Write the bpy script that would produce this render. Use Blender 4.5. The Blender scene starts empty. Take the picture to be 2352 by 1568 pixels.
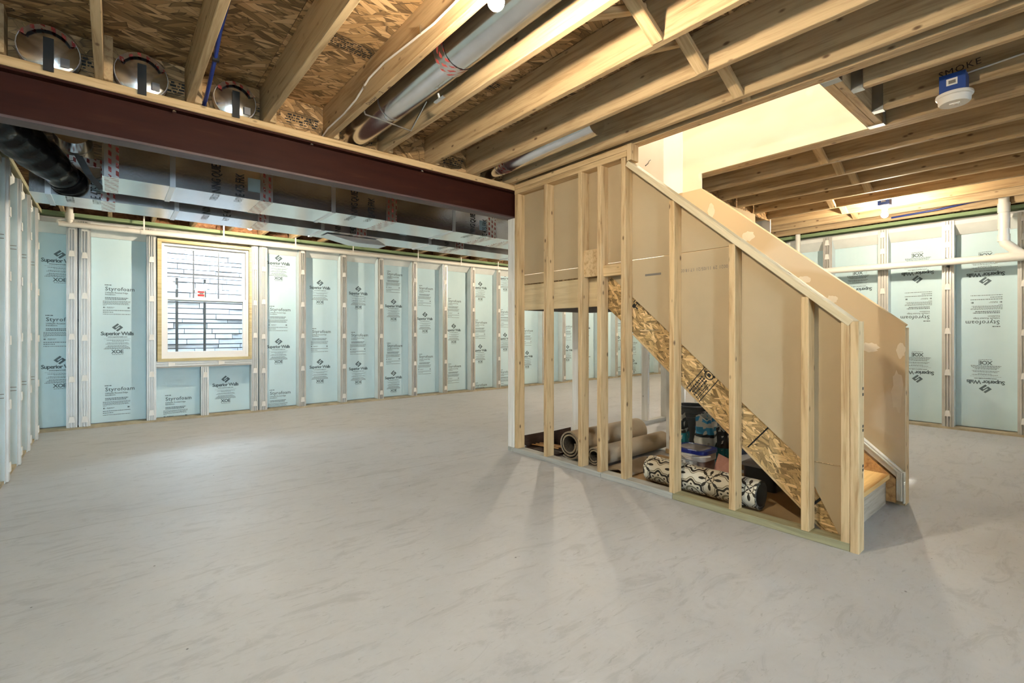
import bpy, bmesh, math, random
from mathutils import Vector, Matrix
R = random.Random(7)
S = bpy.context.scene
COL = S.collection

# ------------------------------------------------------------------ camera
FPX, HY, YAW, CAMH = 1104.0, 763.0, math.radians(50.2), 1.10
cd = bpy.data.cameras.new('camera')
cam = bpy.data.objects.new('camera', cd); COL.objects.link(cam)
cd.sensor_fit = 'HORIZONTAL'; cd.sensor_width = 36.0
cd.lens = 36.0 * FPX / 2352.0
cd.shift_y = -(784.0 - HY) / 2352.0
cd.clip_start = 0.02
cam.location = (0, 0, CAMH)
cam.rotation_euler = (math.radians(90), 0, YAW - math.radians(90))
S.camera = cam

# ------------------------------------------------------------------ world, daylight, exposure
W = bpy.data.worlds.new('sky'); S.world = W; W.use_nodes = True
W.node_tree.nodes['Background'].inputs[0].default_value = (0.66, 0.845, 1.0, 1)
W.node_tree.nodes['Background'].inputs[1].default_value = 54.0
S.view_settings.view_transform = 'Standard'
S.view_settings.look = 'None'
S.view_settings.gamma = 1.0
S.view_settings.exposure = 0.38
S.view_settings.use_curve_mapping = False
S.cycles.use_denoising = True
S.cycles.sample_clamp_indirect = 6.0
S.cycles.adaptive_threshold = 0.14; S.cycles.adaptive_min_samples = 22; S.cycles.use_light_tree = False
S.cycles.max_bounces = 6; S.cycles.diffuse_bounces = 4; S.cycles.glossy_bounces = 3
S.cycles.transmission_bounces = 3; S.cycles.transparent_max_bounces = 6
S.cycles.caustics_reflective = False; S.cycles.caustics_refractive = False
BULB_W = 76.0            # radiant watts of each bare bulb
BULB_COL = (1.0, 0.855, 0.645)

def area(name, loc, rot, sx, sy, power=None, col=(1, 1, 1), portal=False):
    l = bpy.data.lights.new(name, 'AREA'); l.shape = 'RECTANGLE'; l.size = sx; l.size_y = sy
    l.color = col
    if power: l.energy = power
    if portal: l.cycles.is_portal = True
    o = bpy.data.objects.new(name, l); COL.objects.link(o)
    o.location = loc; o.rotation_euler = rot
    return o
# daylight openings: window in the back wall, glazed door added unseen behind the camera as fill
area('window_portal', (0.955, 7.70, 1.5), (math.radians(-90), 0, 0), 1.0, 1.5, portal=True)
area('fill_door_portal', (-.1, -3.36, 1.05), (math.radians(90), 0, 0), .8, 2.1, portal=True)

# ------------------------------------------------------------------ helpers
def wm(o):
    m = o.matrix_basis.copy()
    if o.parent: m = wm(o.parent) @ o.matrix_parent_inverse @ m
    return m
def attach(o, p):
    if p is not None:
        o.parent = p; o.matrix_parent_inverse = wm(p).inverted()
def tag(o, label=None, cat=None, group=None, kind=None):
    if label: o['label'] = label
    if cat: o['category'] = cat
    if group: o['group'] = group
    if kind: o['kind'] = kind
    return o
def empty(name, loc, label=None, cat=None, group=None, kind=None):
    o = bpy.data.objects.new(name, None); COL.objects.link(o); o.location = loc
    o.empty_display_size = 0.1
    return tag(o, label, cat, group, kind)
def link(name, me, parent=None, mx=None, mat=None):
    o = bpy.data.objects.new(name, me); COL.objects.link(o)
    if mx is not None: o.matrix_basis = mx
    if mat is not None and not me.materials: me.materials.append(mat)
    attach(o, parent)
    return o
def mesh(name, vs, fs, mat, parent=None, smooth=False, mx=None):
    me = bpy.data.meshes.new(name); me.from_pydata([tuple(v) for v in vs], [], fs); me.update()
    bm = bmesh.new(); bm.from_mesh(me); bmesh.ops.recalc_face_normals(bm, faces=bm.faces); bm.to_mesh(me); bm.free()
    if smooth:
        for p in me.polygons: p.use_smooth = True
        me.set_sharp_from_angle(angle=math.radians(42))
    return link(name, me, parent, mx, mat)
class MB:
    def __init__(s): s.v = []; s.f = []
    def add(s, vs, fs):
        n = len(s.v); s.v += [tuple(v) for v in vs]; s.f += [tuple(i + n for i in f) for f in fs]; return s
    def box(s, a, b):
        x0, y0, z0 = a; x1, y1, z1 = b
        return s.add([(x0,y0,z0),(x1,y0,z0),(x1,y1,z0),(x0,y1,z0),(x0,y0,z1),(x1,y0,z1),(x1,y1,z1),(x0,y1,z1)],
                     [(0,3,2,1),(4,5,6,7),(0,1,5,4),(1,2,6,5),(2,3,7,6),(3,0,4,7)])
    def prism(s, poly, axis, a, b):
        # poly: 2-D points in the plane normal to axis ('X': (y,z), 'Y': (x,z), 'Z': (x,y))
        def P(p, t):
            return {'X': (t, p[0], p[1]), 'Y': (p[0], t, p[1]), 'Z': (p[0], p[1], t)}[axis]
        n = len(poly)
        vs = [P(p, a) for p in poly] + [P(p, b) for p in poly]
        fs = [tuple(range(n)), tuple(range(2*n-1, n-1, -1))] + [(i, (i+1) % n, n+(i+1) % n, n+i) for i in range(n)]
        return s.add(vs, fs)
    def tube(s, pts, r, seg=12, cap=True):
        pts = [Vector(p) for p in pts]; rs = r if isinstance(r, (list, tuple)) else [r]*len(pts)
        rings = []; up = None
        for i, p in enumerate(pts):
            d = (pts[min(i+1, len(pts)-1)] - pts[max(i-1, 0)]).normalized()
            if up is None:
                up = Vector((0,0,1)) if abs(d.z) < .9 else Vector((1,0,0))
            u = (up - d*up.dot(d)).normalized(); v = d.cross(u); up = u
            rings.append([p + (u*math.cos(2*math.pi*k/seg) + v*math.sin(2*math.pi*k/seg))*rs[i] for k in range(seg)])
        vs = [q for g in rings for q in g]
        fs = []
        for i in range(len(pts)-1):
            for k in range(seg):
                fs.append((i*seg+k, i*seg+(k+1) % seg, (i+1)*seg+(k+1) % seg, (i+1)*seg+k))
        if cap:
            fs.append(tuple(range(seg-1, -1, -1))); n = (len(pts)-1)*seg; fs.append(tuple(range(n, n+seg)))
        return s.add(vs, fs)
    def lathe(s, prof, c, axis='Z', seg=24):
        # prof: (radius, t) pairs along the axis from centre c
        c = Vector(c); A = {'X': Vector((1,0,0)), 'Y': Vector((0,1,0)), 'Z': Vector((0,0,1))}[axis]
        U = {'X': Vector((0,1,0)), 'Y': Vector((0,0,1)), 'Z': Vector((1,0,0))}[axis]; V = A.cross(U)
        vs = []; fs = []
        for r, t in prof:
            for k in range(seg):
                a = 2*math.pi*k/seg; vs.append(c + A*t + (U*math.cos(a) + V*math.sin(a))*r)
        for i in range(len(prof)-1):
            for k in range(seg):
                fs.append((i*seg+k, i*seg+(k+1) % seg, (i+1)*seg+(k+1) % seg, (i+1)*seg+k))
        if prof[0][0] > 1e-6: fs.append(tuple(range(seg-1, -1, -1)))
        if prof[-1][0] > 1e-6: n = (len(prof)-1)*seg; fs.append(tuple(range(n, n+seg)))
        return s.add(vs, fs)
    def build(s, name, mat, parent=None, smooth=False, mx=None):
        return mesh(name, s.v, s.f, mat, parent, smooth, mx)
def box(name, a, b, mat, parent=None):
    # centred on its own middle so object-space grain works
    c = [(a[i]+b[i])/2 for i in range(3)]; h = [abs(b[i]-a[i])/2 for i in range(3)]
    m = MB().box([-x for x in h], h)
    return m.build(name, mat, parent, mx=Matrix.Translation(c))
BCACHE = {}
def board(name, p0, p1, w, h, mat, parent=None, up=(0, 0, 1), ch=0.003):
    # a piece of lumber from p0 to p1 (centre line); w sideways, h along 'up'; eased long edges
    p0, p1 = Vector(p0), Vector(p1); d = p1-p0; L = d.length; x = d.normalized()
    z = Vector(up); z = (z - x*z.dot(x)).normalized(); y = z.cross(x)
    key = (round(L, 4), round(w, 4), round(h, 4), ch, mat.name)
    if key not in BCACHE:
        a, b, c = w/2, h/2, ch
        prof = [(-a+c,-b),(a-c,-b),(a,-b+c),(a,b-c),(a-c,b),(-a+c,b),(-a,b-c),(-a,-b+c)]
        vs = [(-L/2, q[0], q[1]) for q in prof] + [(L/2, q[0], q[1]) for q in prof]
        fs = [tuple(range(7, -1, -1)), tuple(range(8, 16))] + [(i, (i+1) % 8, 8+(i+1) % 8, 8+i) for i in range(8)]
        me = bpy.data.meshes.new(name); me.from_pydata(vs, [], fs); me.update(); me.materials.append(mat)
        BCACHE[key] = me
    c = (p0+p1)/2
    M = Matrix(((x.x, y.x, z.x, c.x), (x.y, y.y, z.y, c.y), (x.z, y.z, z.z, c.z), (0, 0, 0, 1)))
    return link(name, BCACHE[key], parent, M)
TCACHE = {}
def text_mesh(lines, name, mat, bold=0.0):
    # lines: (string, size, x, y, align, shear) laid out in local XY
    key = (name,)
    if key in TCACHE: return TCACHE[key]
    bm = bmesh.new()
    for s, size, x, y, al, sx in lines:
        cu = bpy.data.curves.new('t', 'FONT'); cu.body = s; cu.size = size; cu.align_x = al; cu.resolution_u = 2
        cu.space_character = sx if sx else 1.0; cu.offset = bold*size
        o = bpy.data.objects.new('t', cu); COL.objects.link(o)
        dg = bpy.context.evaluated_depsgraph_get(); dg.update()
        me = bpy.data.meshes.new_from_object(o.evaluated_get(dg))
        me.transform(Matrix.Translation((x, y, 0)))
        bm.from_mesh(me); bpy.data.objects.remove(o); bpy.data.curves.remove(cu); bpy.data.meshes.remove(me)
    me = bpy.data.meshes.new(name); bm.to_mesh(me); bm.free(); me.materials.append(mat)
    TCACHE[key] = me
    return me
def frame(o, x, y):
    # matrix with local X along x, local Y along y, at origin o
    x, y = Vector(x).normalized(), Vector(y).normalized(); z = x.cross(y)
    return Matrix(((x.x, y.x, z.x, o[0]), (x.y, y.y, z.y, o[1]), (x.z, y.z, z.z, o[2]), (0, 0, 0, 1)))

# ------------------------------------------------------------------ materials
def new_mat(name):
    m = bpy.data.materials.new(name); m.use_nodes = True
    nt = m.node_tree; b = nt.nodes['Principled BSDF']
    return m, nt, b
def N(nt, t, **kw):
    n = nt.nodes.new(t)
    for k, v in kw.items():
        if k in ('inputs',):
            for i, val in v.items(): n.inputs[i].default_value = val
        else: setattr(n, k, v)
    return n
def ramp(nt, fac, stops, interp='LINEAR'):
    r = nt.nodes.new('ShaderNodeValToRGB'); r.color_ramp.interpolation = interp
    e = r.color_ramp.elements
    while len(e) < len(stops): e.new(0.5)
    for i, (p, c) in enumerate(stops):
        e[i].position = p; e[i].color = (c[0], c[1], c[2], 1) if not isinstance(c, float) else (c, c, c, 1)
    nt.links.new(fac, r.inputs[0]); return r.outputs[0]
def mixc(nt, fac, a, b, mode='MIX'):
    m = nt.nodes.new('ShaderNodeMix'); m.data_type = 'RGBA'; m.blend_type = mode
    for s, v in ((m.inputs[0], fac), (m.inputs[6], a), (m.inputs[7], b)):
        if hasattr(v, 'links') or hasattr(v, 'is_linked'): nt.links.new(v, s)
        elif isinstance(v, (int, float)): s.default_value = v
        else: s.default_value = (v[0], v[1], v[2], 1)
    return m.outputs[2]
def math_n(nt, op, a, b=None, c=None):
    m = nt.nodes.new('ShaderNodeMath'); m.operation = op
    for i, v in enumerate((a, b, c)):
        if v is None: continue
        if hasattr(v, 'is_linked'): nt.links.new(v, m.inputs[i])
        else: m.inputs[i].default_value = v
    return m.outputs[0]
def coords(nt, scale=(1, 1, 1), rnd=True, rot=(0, 0, 0), off=(0, 0, 0)):
    tc = N(nt, 'ShaderNodeTexCoord'); mp = N(nt, 'ShaderNodeMapping')
    mp.inputs['Scale'].default_value = scale; mp.inputs['Rotation'].default_value = rot; mp.inputs['Location'].default_value = off
    src = tc.outputs['Object']
    if rnd:
        oi = N(nt, 'ShaderNodeObjectInfo'); va = N(nt, 'ShaderNodeVectorMath', operation='ADD')
        mu = math_n(nt, 'MULTIPLY', oi.outputs['Random'], 37.0)
        nt.links.new(src, va.inputs[0]); nt.links.new(mu, va.inputs[1]); src = va.outputs[0]
    nt.links.new(src, mp.inputs[0]); return mp.outputs[0]
def noise(nt, vec, scale, detail=3, rough=.55, dist=0.0):
    n = N(nt, 'ShaderNodeTexNoise'); n.inputs['Scale'].default_value = scale; n.inputs['Detail'].default_value = detail
    n.inputs['Roughness'].default_value = rough; n.inputs['Distortion'].default_value = dist
    nt.links.new(vec, n.inputs['Vector']); return n.outputs['Fac']
def bump(nt, b, h, strength=.2, dist=.01):
    n = N(nt, 'ShaderNodeBump'); n.inputs['Strength'].default_value = strength; n.inputs['Distance'].default_value = dist
    nt.links.new(h, n.inputs['Height']); nt.links.new(n.outputs[0], b.inputs['Normal'])
def plain(name, col, rough=.6, metal=0.0, spec=.5, var=0.0, vscale=6.0, bmp=0.0, bscale=30.0, trans=None):
    m, nt, b = new_mat(name)
    b.inputs['Roughness'].default_value = rough; b.inputs['Metallic'].default_value = metal
    b.inputs['Specular IOR Level'].default_value = spec
    v = coords(nt)
    f = noise(nt, v, vscale, 4)
    c = [min(1, x*(1+var)) for x in col]; d = [x*(1-var) for x in col]
    nt.links.new(ramp(nt, f, [(.3, d), (.7, c)]), b.inputs['Base Color'])
    if bmp: bump(nt, b, noise(nt, v, bscale, 3), bmp, .004)
    return m
def wood(name, light, dark, knot=(.13, .07, .035), knots=.055, tint=.12, rough=.65, kscale=5.0):
    m, nt, b = new_mat(name)
    v = coords(nt, (1, 1, 1))
    g = coords(nt, (.9, 14, 14))
    rings = noise(nt, g, 2.4, 5, .62, .6)
    fine = noise(nt, coords(nt, (3, 160, 160)), 1.0, 2, .5)
    c = ramp(nt, rings, [(.34, dark), (.52, light), (.66, [min(1, x*1.10) for x in light])])
    c = mixc(nt, math_n(nt, 'MULTIPLY', fine, .25), c, [x*.75 for x in dark])
    oi = N(nt, 'ShaderNodeObjectInfo')
    hue = ramp(nt, oi.outputs['Random'], [(0, (1-tint, 1-tint*1.1, 1-tint*1.4)), (.5, (1, 1, 1)), (1, (1, 1-tint*.3, 1-tint*.9))])
    c = mixc(nt, 1.0, c, hue, 'MULTIPLY')
    vo = N(nt, 'ShaderNodeTexVoronoi'); vo.inputs['Scale'].default_value = kscale; vo.inputs['Randomness'].default_value = 1
    nt.links.new(coords(nt, (.75, 1.5, 1.5)), vo.inputs['Vector'])
    k = ramp(nt, vo.outputs['Distance'], [(0, 1.0), (knots*.75, .85), (knots*1.5, 0.0)])
    c = mixc(nt, k, c, knot)
    nt.links.new(c, b.inputs['Base Color'])
    b.inputs['Roughness'].default_value = rough; b.inputs['Specular IOR Level'].default_value = .25
    return m
def osb(name, base=(.40, .24, .105), scale=1.0):
    m, nt, b = new_mat(name)
    warp = coords(nt)
    def layer(ang, sx, sy):
        mp = coords(nt, (1, 1, 1), rot=(0, 0, ang))
        mp2 = N(nt, 'ShaderNodeMapping'); mp2.inputs['Scale'].default_value = (sx*scale, sy*scale, sy*scale)
        nt.links.new(mp, mp2.inputs[0])
        vo = N(nt, 'ShaderNodeTexVoronoi'); vo.inputs['Scale'].default_value = 1.0
        nt.links.new(mp2.outputs[0], vo.inputs['Vector'])
        ve = N(nt, 'ShaderNodeTexVoronoi', feature='DISTANCE_TO_EDGE'); ve.inputs['Scale'].default_value = 1.0
        nt.links.new(mp2.outputs[0], ve.inputs['Vector'])
        gr = N(nt, 'ShaderNodeMapping'); gr.inputs['Scale'].default_value = (8*scale, 170*scale, 170*scale); nt.links.new(mp, gr.inputs[0])
        gn = noise(nt, gr.outputs[0], 1.0, 2)
        sp = N(nt, 'ShaderNodeSeparateColor'); nt.links.new(vo.outputs['Color'], sp.inputs[0])
        edge = ramp(nt, ve.outputs['Distance'], [(0, .35), (.06, 1.0)])
        val = math_n(nt, 'ADD', math_n(nt, 'MULTIPLY', sp.outputs[0], .75), math_n(nt, 'MULTIPLY', gn, .35))
        return val, edge, sp.outputs[1]
    l = [layer(.15, 6.5, 40), layer(-.40, 6, 30), layer(.75, 8, 34)]
    v = l[0][0]; e = l[0][1]
    for q, th in ((1, .52), (2, .68)):
        sel = math_n(nt, 'GREATER_THAN', l[q][2], th)
        v = math_n(nt, 'ADD', math_n(nt, 'MULTIPLY', v, math_n(nt, 'SUBTRACT', 1.0, sel)), math_n(nt, 'MULTIPLY', l[q][0], sel))
        e = math_n(nt, 'MULTIPLY', math_n(nt, 'ADD', math_n(nt, 'MULTIPLY', e, math_n(nt, 'SUBTRACT', 1.0, sel)), sel), math_n(nt, 'ADD', math_n(nt, 'MULTIPLY', l[q][1], sel), math_n(nt, 'SUBTRACT', 1.0, sel)))
    B = Vector(base)
    c = ramp(nt, v, [(.12, tuple(B*.30)), (.38, tuple(B*.78)), (.62, tuple(B*1.15)), (.95, (B.x*1.7, B.y*1.85, B.z*2.2))])
    c = mixc(nt, 1.0, c, e, 'MULTIPLY')
    nt.links.new(c, b.inputs['Base Color']); b.inputs['Roughness'].default_value = .7
    b.inputs['Specular IOR Level'].default_value = .25
    return m
M = {}
M['wood'] = wood('spruce_lumber', (.69, .51, .295), (.47, .305, .15), knots=.10, kscale=9.0)
M['joist'] = wood('joist_lumber', (.56, .415, .245), (.37, .25, .13), knots=.09, kscale=8)
M['white_wood'] = wood('pale_lumber', (.90, .89, .86), (.80, .77, .72), knot=(.12, .10, .09), knots=.04, tint=.05)
M['treated'] = wood('treated_lumber', (.44, .41, .26), (.32, .30, .18), knots=.04)
M['treated_grey'] = wood('weathered_plate_lumber', (.50, .50, .47), (.36, .36, .34), knots=.03, tint=.05)
M['green_sill'] = wood('green_sill_lumber', (.27, .36, .20), (.19, .27, .14), knots=.0, tint=.05)
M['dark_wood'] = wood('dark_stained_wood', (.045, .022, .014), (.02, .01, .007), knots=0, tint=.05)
M['pine_trim'] = wood('primed_trim', (.72, .68, .60), (.62, .58, .50), knots=0, tint=.04)
M['fir'] = wood('fir_board', (.62, .36, .15), (.40, .20, .075), knots=0, tint=.05)
M['slope_wood'] = wood('pale_slope_lumber', (.74, .63, .43), (.62, .50, .31), knots=.045)
M['riser_wood'] = wood('raw_riser_lumber', (.46, .41, .34), (.32, .27, .21), knots=0, tint=.03)
M['osb'] = osb('osb_sheathing')
M['osb_light'] = osb('osb_stringer', (.56, .37, .165), 1.9)
M['kraft'] = plain('drywall_back_paper', (.49, .385, .245), .85, var=.05, vscale=3, bmp=.05, bscale=120)
M['paper_edge'] = plain('drywall_core', (.78, .75, .70), .9, var=.05)
M['ink'] = plain('printed_ink', (.10, .145, .17), .7)
M['black_ink'] = plain('black_ink', (.018, .016, .014), .7)
M['grey_ink'] = plain('grey_ink', (.20, .18, .16), .7)
M['red_ink'] = plain('red_ink', (.45, .03, .04), .6)
M['marker'] = plain('marker_ink', (.03, .015, .01), .6)
M['galv'] = plain('galvanised_steel', (.88, .90, .92), .20, 1.0, var=.06, vscale=9)
M['stud_steel'] = plain('stud_steel', (.62, .61, .575), .45, .45, var=.06, vscale=5)
M['foil'] = plain('foil_facing', (.86, .87, .89), .22, 1.0, var=.05, vscale=7, bmp=.12, bscale=60)
M['foil_seam'] = plain('foil_seam', (.80, .81, .83), .35, 1.0)
M['strap'] = plain('black_strap', (.012, .012, .012), .45)
M['black_poly'] = plain('black_poly_jacket', (.006, .0065, .008), .14, spec=.05, bmp=.3, bscale=11)
M['clip'] = plain('white_plastic_clip', (.82, .80, .75), .5)
M['pvc'] = plain('white_pvc', (.80, .77, .70), .32)
M['blue_box'] = plain('blue_plastic_box', (.015, .06, .28), .4)
M['blue_pex'] = plain('blue_tubing', (.012, .035, .22), .35)
M['white_plastic'] = plain('white_plastic', (.82, .80, .76), .38)
M['vinyl_white'] = plain('white_vinyl', (.86, .87, .88), .4)
M['cable'] = plain('cable_sheath', (.74, .72, .68), .45)
M['porcelain'] = plain('porcelain', (.85, .84, .80), .25)
M['stone'] = plain('pale_stone', (.34, .34, .36), .85, var=.12, vscale=8, bmp=.5, bscale=25)
M['black_bar'] = plain('black_painted_bar', (.02, .02, .022), .45)
M['wall_conc'] = plain('cast_concrete', (.50, .50, .48), .9, var=.08, vscale=2)
M['cap'] = plain('white_foam_cap', (.78, .79, .76), .8, var=.06, vscale=5, bmp=.2, bscale=20)
M['dirt'] = plain('sealant_strip', (.42, .36, .25), .9, var=.25, vscale=8, bmp=.4, bscale=40)
M['stud_foam'] = plain('pale_stud_foam', (.68, .775, .81), .7, var=.05, vscale=5)

def foam():
    m, nt, b = new_mat('blue_foam_board')
    v = coords(nt)
    f = noise(nt, v, 2.2, 4, .6); s = noise(nt, coords(nt, (30, 1, 2)), 1.0, 2)
    c = ramp(nt, f, [(.3, (.565, .755, .82)), (.7, (.625, .805, .865))])
    c = mixc(nt, math_n(nt, 'MULTIPLY', s, .18), c, (.76, .86, .88))
    d = noise(nt, coords(nt, off=(3, 1, 7)), 9, 5, .7)
    dm = ramp(nt, d, [(.70, 0.0), (.76, .35)])
    c = mixc(nt, dm, c, (.30, .34, .34))
    nt.links.new(c, b.inputs['Base Color']); b.inputs['Roughness'].default_value = .62
    return m
M['foam'] = foam()
def steel_red():
    m, nt, b = new_mat('red_oxide_primer')
    v = coords(nt, (1, 6, 6)); f = noise(nt, v, 3, 5)
    c = ramp(nt, f, [(.3, (.026, .0055, .003)), (.62, (.036, .008, .004)), (.8, (.058, .017, .008))])
    nt.links.new(c, b.inputs['Base Color']); b.inputs['Roughness'].default_value = .6; b.inputs['Specular IOR Level'].default_value = .15
    return m
M['steel'] = steel_red()
def flange():
    m, nt, b = new_mat('primer_flange')
    f = noise(nt, coords(nt, (1, 6, 6)), 5, 5)
    nt.links.new(ramp(nt, f, [(.3, (.065, .034, .032)), (.7, (.10, .055, .05))]), b.inputs['Base Color']); b.inputs['Roughness'].default_value = .5
    return m
M['flange'] = flange()
def tape():
    # foil tape with rows of red printed dashes
    m, nt, b = new_mat('printed_foil_tape')
    tc = N(nt, 'ShaderNodeTexCoord'); sp = N(nt, 'ShaderNodeSeparateXYZ'); nt.links.new(tc.outputs['Object'], sp.inputs[0])
    x = math_n(nt, 'ADD', sp.outputs[0], math_n(nt, 'MULTIPLY', sp.outputs[1], .8)); z = math_n(nt, 'ADD', sp.outputs[2], sp.outputs[1])
    row = math_n(nt, 'FRACT', math_n(nt, 'MULTIPLY', x, 26.0))
    dash = math_n(nt, 'FRACT', math_n(nt, 'ADD', math_n(nt, 'MULTIPLY', z, 19.0), math_n(nt, 'MULTIPLY', x, 11.0)))
    mk = math_n(nt, 'MULTIPLY', math_n(nt, 'LESS_THAN', row, .42), math_n(nt, 'LESS_THAN', dash, .62))
    w = noise(nt, tc.outputs['Object'], 60, 2)
    mk = math_n(nt, 'MULTIPLY', mk, math_n(nt, 'GREATER_THAN', w, .38))
    nt.links.new(mixc(nt, mk, (.82, .81, .80), (.34, .055, .05)), b.inputs['Base Color'])
    nt.links.new(math_n(nt, 'SUBTRACT', 1.0, mk), b.inputs['Metallic']); b.inputs['Roughness'].default_value = .3
    pass
    return m
M['tape'] = tape()
def concrete():
    m, nt, b = new_mat('concrete_floor')
    tc = N(nt, 'ShaderNodeTexCoord'); v = tc.outputs['Object']
    big = noise(nt, v, .55, 5, .6); mid = noise(nt, v, 3.2, 6, .65, .4); fine = noise(nt, v, 26, 5, .7)
    c = ramp(nt, big, [(.3, (.435, .438, .445)), (.7, (.53, .533, .54))])
    c = mixc(nt, ramp(nt, mid, [(.35, .0), (.75, .35)]), c, (.61, .615, .625))
    st = N(nt, 'ShaderNodeMapping'); st.inputs['Scale'].default_value = (1.0, 3.2, 1); st.inputs['Rotation'].default_value = (0, 0, .5); nt.links.new(v, st.inputs[0])
    sm = noise(nt, st.outputs[0], 3.0, 7, .72, 1.2)
    c = mixc(nt, ramp(nt, sm, [(.52, 0.0), (.62, .45), (.76, .6)]), c, (.35, .352, .358))
    sp2 = noise(nt, st.outputs[0], 15.0, 5, .7, .8)
    c = mixc(nt, ramp(nt, sp2, [(.60, 0.0), (.68, .4)]), c, (.24, .235, .23))
    c = mixc(nt, ramp(nt, fine, [(.4, 0.0), (.9, .16)]), c, (.30, .29, .28))
    # one hairline crack wandering across the slab
    sx = N(nt, 'ShaderNodeSeparateXYZ'); nt.links.new(v, sx.inputs[0])
    wig = math_n(nt, 'MULTIPLY', math_n(nt, 'SUBTRACT', noise(nt, v, 3.0, 6), .5), .10)
    ln = math_n(nt, 'ABSOLUTE', math_n(nt, 'ADD', math_n(nt, 'SUBTRACT', math_n(nt, 'ADD', math_n(nt, 'MULTIPLY', sx.outputs[0], -.06), 3.645), sx.outputs[1]), wig))
    c = mixc(nt, ramp(nt, ln, [(0, .55), (.0035, .4), (.0055, 0.0)]), c, (.27, .265, .26))
    vs = N(nt, 'ShaderNodeTexVoronoi'); vs.inputs['Scale'].default_value = 5.5; nt.links.new(v, vs.inputs['Vector'])
    c = mixc(nt, ramp(nt, vs.outputs['Distance'], [(0, .9), (.022, .8), (.032, 0.0)]), c, (.07, .065, .06))
    nt.links.new(c, b.inputs['Base Color'])
    nt.links.new(ramp(nt, mid, [(.3, .48), (.7, .62)]), b.inputs['Roughness'])
    b.inputs['Specular IOR Level'].default_value = .35
    bump(nt, b, math_n(nt, 'ADD', mid, math_n(nt, 'MULTIPLY', sm, .6)), .10, .01)
    return m
M['concrete'] = concrete()
def drywall(name, base, mud):
    # tan face paper with pale mud spots and bands of a shape of their own
    m, nt, b = new_mat(name)
    v = coords(nt)
    f = noise(nt, v, 1.4, 4, .5)
    vo = N(nt, 'ShaderNodeTexVoronoi'); vo.inputs['Scale'].default_value = 2.3; nt.links.new(coords(nt, (1, 1, .8)), vo.inputs['Vector'])
    w = noise(nt, v, 7, 4)
    sp = ramp(nt, math_n(nt, 'ADD', vo.outputs['Distance'], math_n(nt, 'MULTIPLY', w, .12)), [(.155, .85), (.19, 0.0)])
    c = ramp(nt, f, [(.3, [x*.95 for x in base]), (.7, [min(1, x*1.05) for x in base])])
    band = ramp(nt, noise(nt, coords(nt, (1, .7, 1.6), off=(2, 5, 1)), 1.1, 3, .4), [(.54, 0.0), (.58, .55)])
    c = mixc(nt, band, c, mud); c = mixc(nt, sp, c, mud)
    nt.links.new(c, b.inputs['Base Color']); b.inputs['Roughness'].default_value = .8; b.inputs['Specular IOR Level'].default_value = .2
    return m
M['drywall'] = drywall('drywall_face', (.56, .43, .265), (.70, .61, .46))
M['lit_drywall'] = drywall('drywall_lit_shaft', (.74, .66, .49), (.82, .77, .64))  # lighter drywall copy: the shaft's bright light is put into the colour
M['plaster'] = plain('white_plaster', (.82, .80, .76), .8, var=.03, vscale=2)
def glass():
    m = bpy.data.materials.new('window_glass'); m.use_nodes = True; nt = m.node_tree; nt.nodes.clear()
    o = N(nt, 'ShaderNodeOutputMaterial'); t = N(nt, 'ShaderNodeBsdfTransparent'); g = N(nt, 'ShaderNodeBsdfGlossy'); g.inputs['Roughness'].default_value = .02
    t.inputs[0].default_value = (.95, .97, .97, 1)
    fr = N(nt, 'ShaderNodeFresnel'); fr.inputs[0].default_value = 1.45; mx = N(nt, 'ShaderNodeMixShader')
    nt.links.new(fr.outputs[0], mx.inputs[0]); nt.links.new(t.outputs[0], mx.inputs[1]); nt.links.new(g.outputs[0], mx.inputs[2]); nt.links.new(mx.outputs[0], o.inputs[0])
    return m
M['glass'] = glass()
def glow(name, col, strength):
    m = bpy.data.materials.new(name); m.use_nodes = True; nt = m.node_tree; nt.nodes.clear()
    o = N(nt, 'ShaderNodeOutputMaterial'); e = N(nt, 'ShaderNodeEmission'); e.inputs[0].default_value = (*col, 1); e.inputs[1].default_value = strength
    nt.links.new(e.outputs[0], o.inputs[0]); return m
BR = 0.030
M['bulb'] = glow('lit_bulb', BULB_COL, BULB_W/(math.pi*4*math.pi*BR*BR))
M['bulb_dim'] = glow('lit_bulb_dim', BULB_COL, .85*BULB_W/(math.pi*4*math.pi*BR*BR))
M['bulb_fill'] = glow('stair_fill_bulb', (1.0, .95, .80), 620.0/(math.pi*4*math.pi*BR*BR))  # for the unseen stairwell bulbs added as fill light
def carpet():
    m, nt, b = new_mat('carpet_backing')
    v = coords(nt); f = noise(nt, v, 5, 4); g = noise(nt, v, 180, 2)
    c = ramp(nt, f, [(.3, (.42, .335, .235)), (.7, (.53, .435, .315))]); c = mixc(nt, math_n(nt, 'MULTIPLY', g, .4), c, (.32, .25, .17))
    nt.links.new(c, b.inputs['Base Color']); b.inputs['Roughness'].default_value = .9; bump(nt, b, g, .3, .003); return m
M['carpet'] = carpet()
M['pile'] = plain('carpet_pile', (.34, .29, .22), 1.0, var=.3, vscale=90, bmp=.8, bscale=150)
M['pile_dark'] = plain('carpet_pile_dark', (.10, .09, .08), 1.0, var=.4, vscale=90, bmp=.8, bscale=150)
def insul():
    m, nt, b = new_mat('brown_fibreglass')
    v = coords(nt, (2, 2, 3)); f = noise(nt, v, 5, 6, .7, 1.0)
    nt.links.new(ramp(nt, f, [(.3, (.12, .055, .03)), (.55, (.36, .18, .09)), (.75, (.60, .36, .20))]), b.inputs['Base Color']); b.inputs['Roughness'].default_value = .95
    bump(nt, b, f, .8, .03); return m
M['insul'] = insul()
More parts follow.
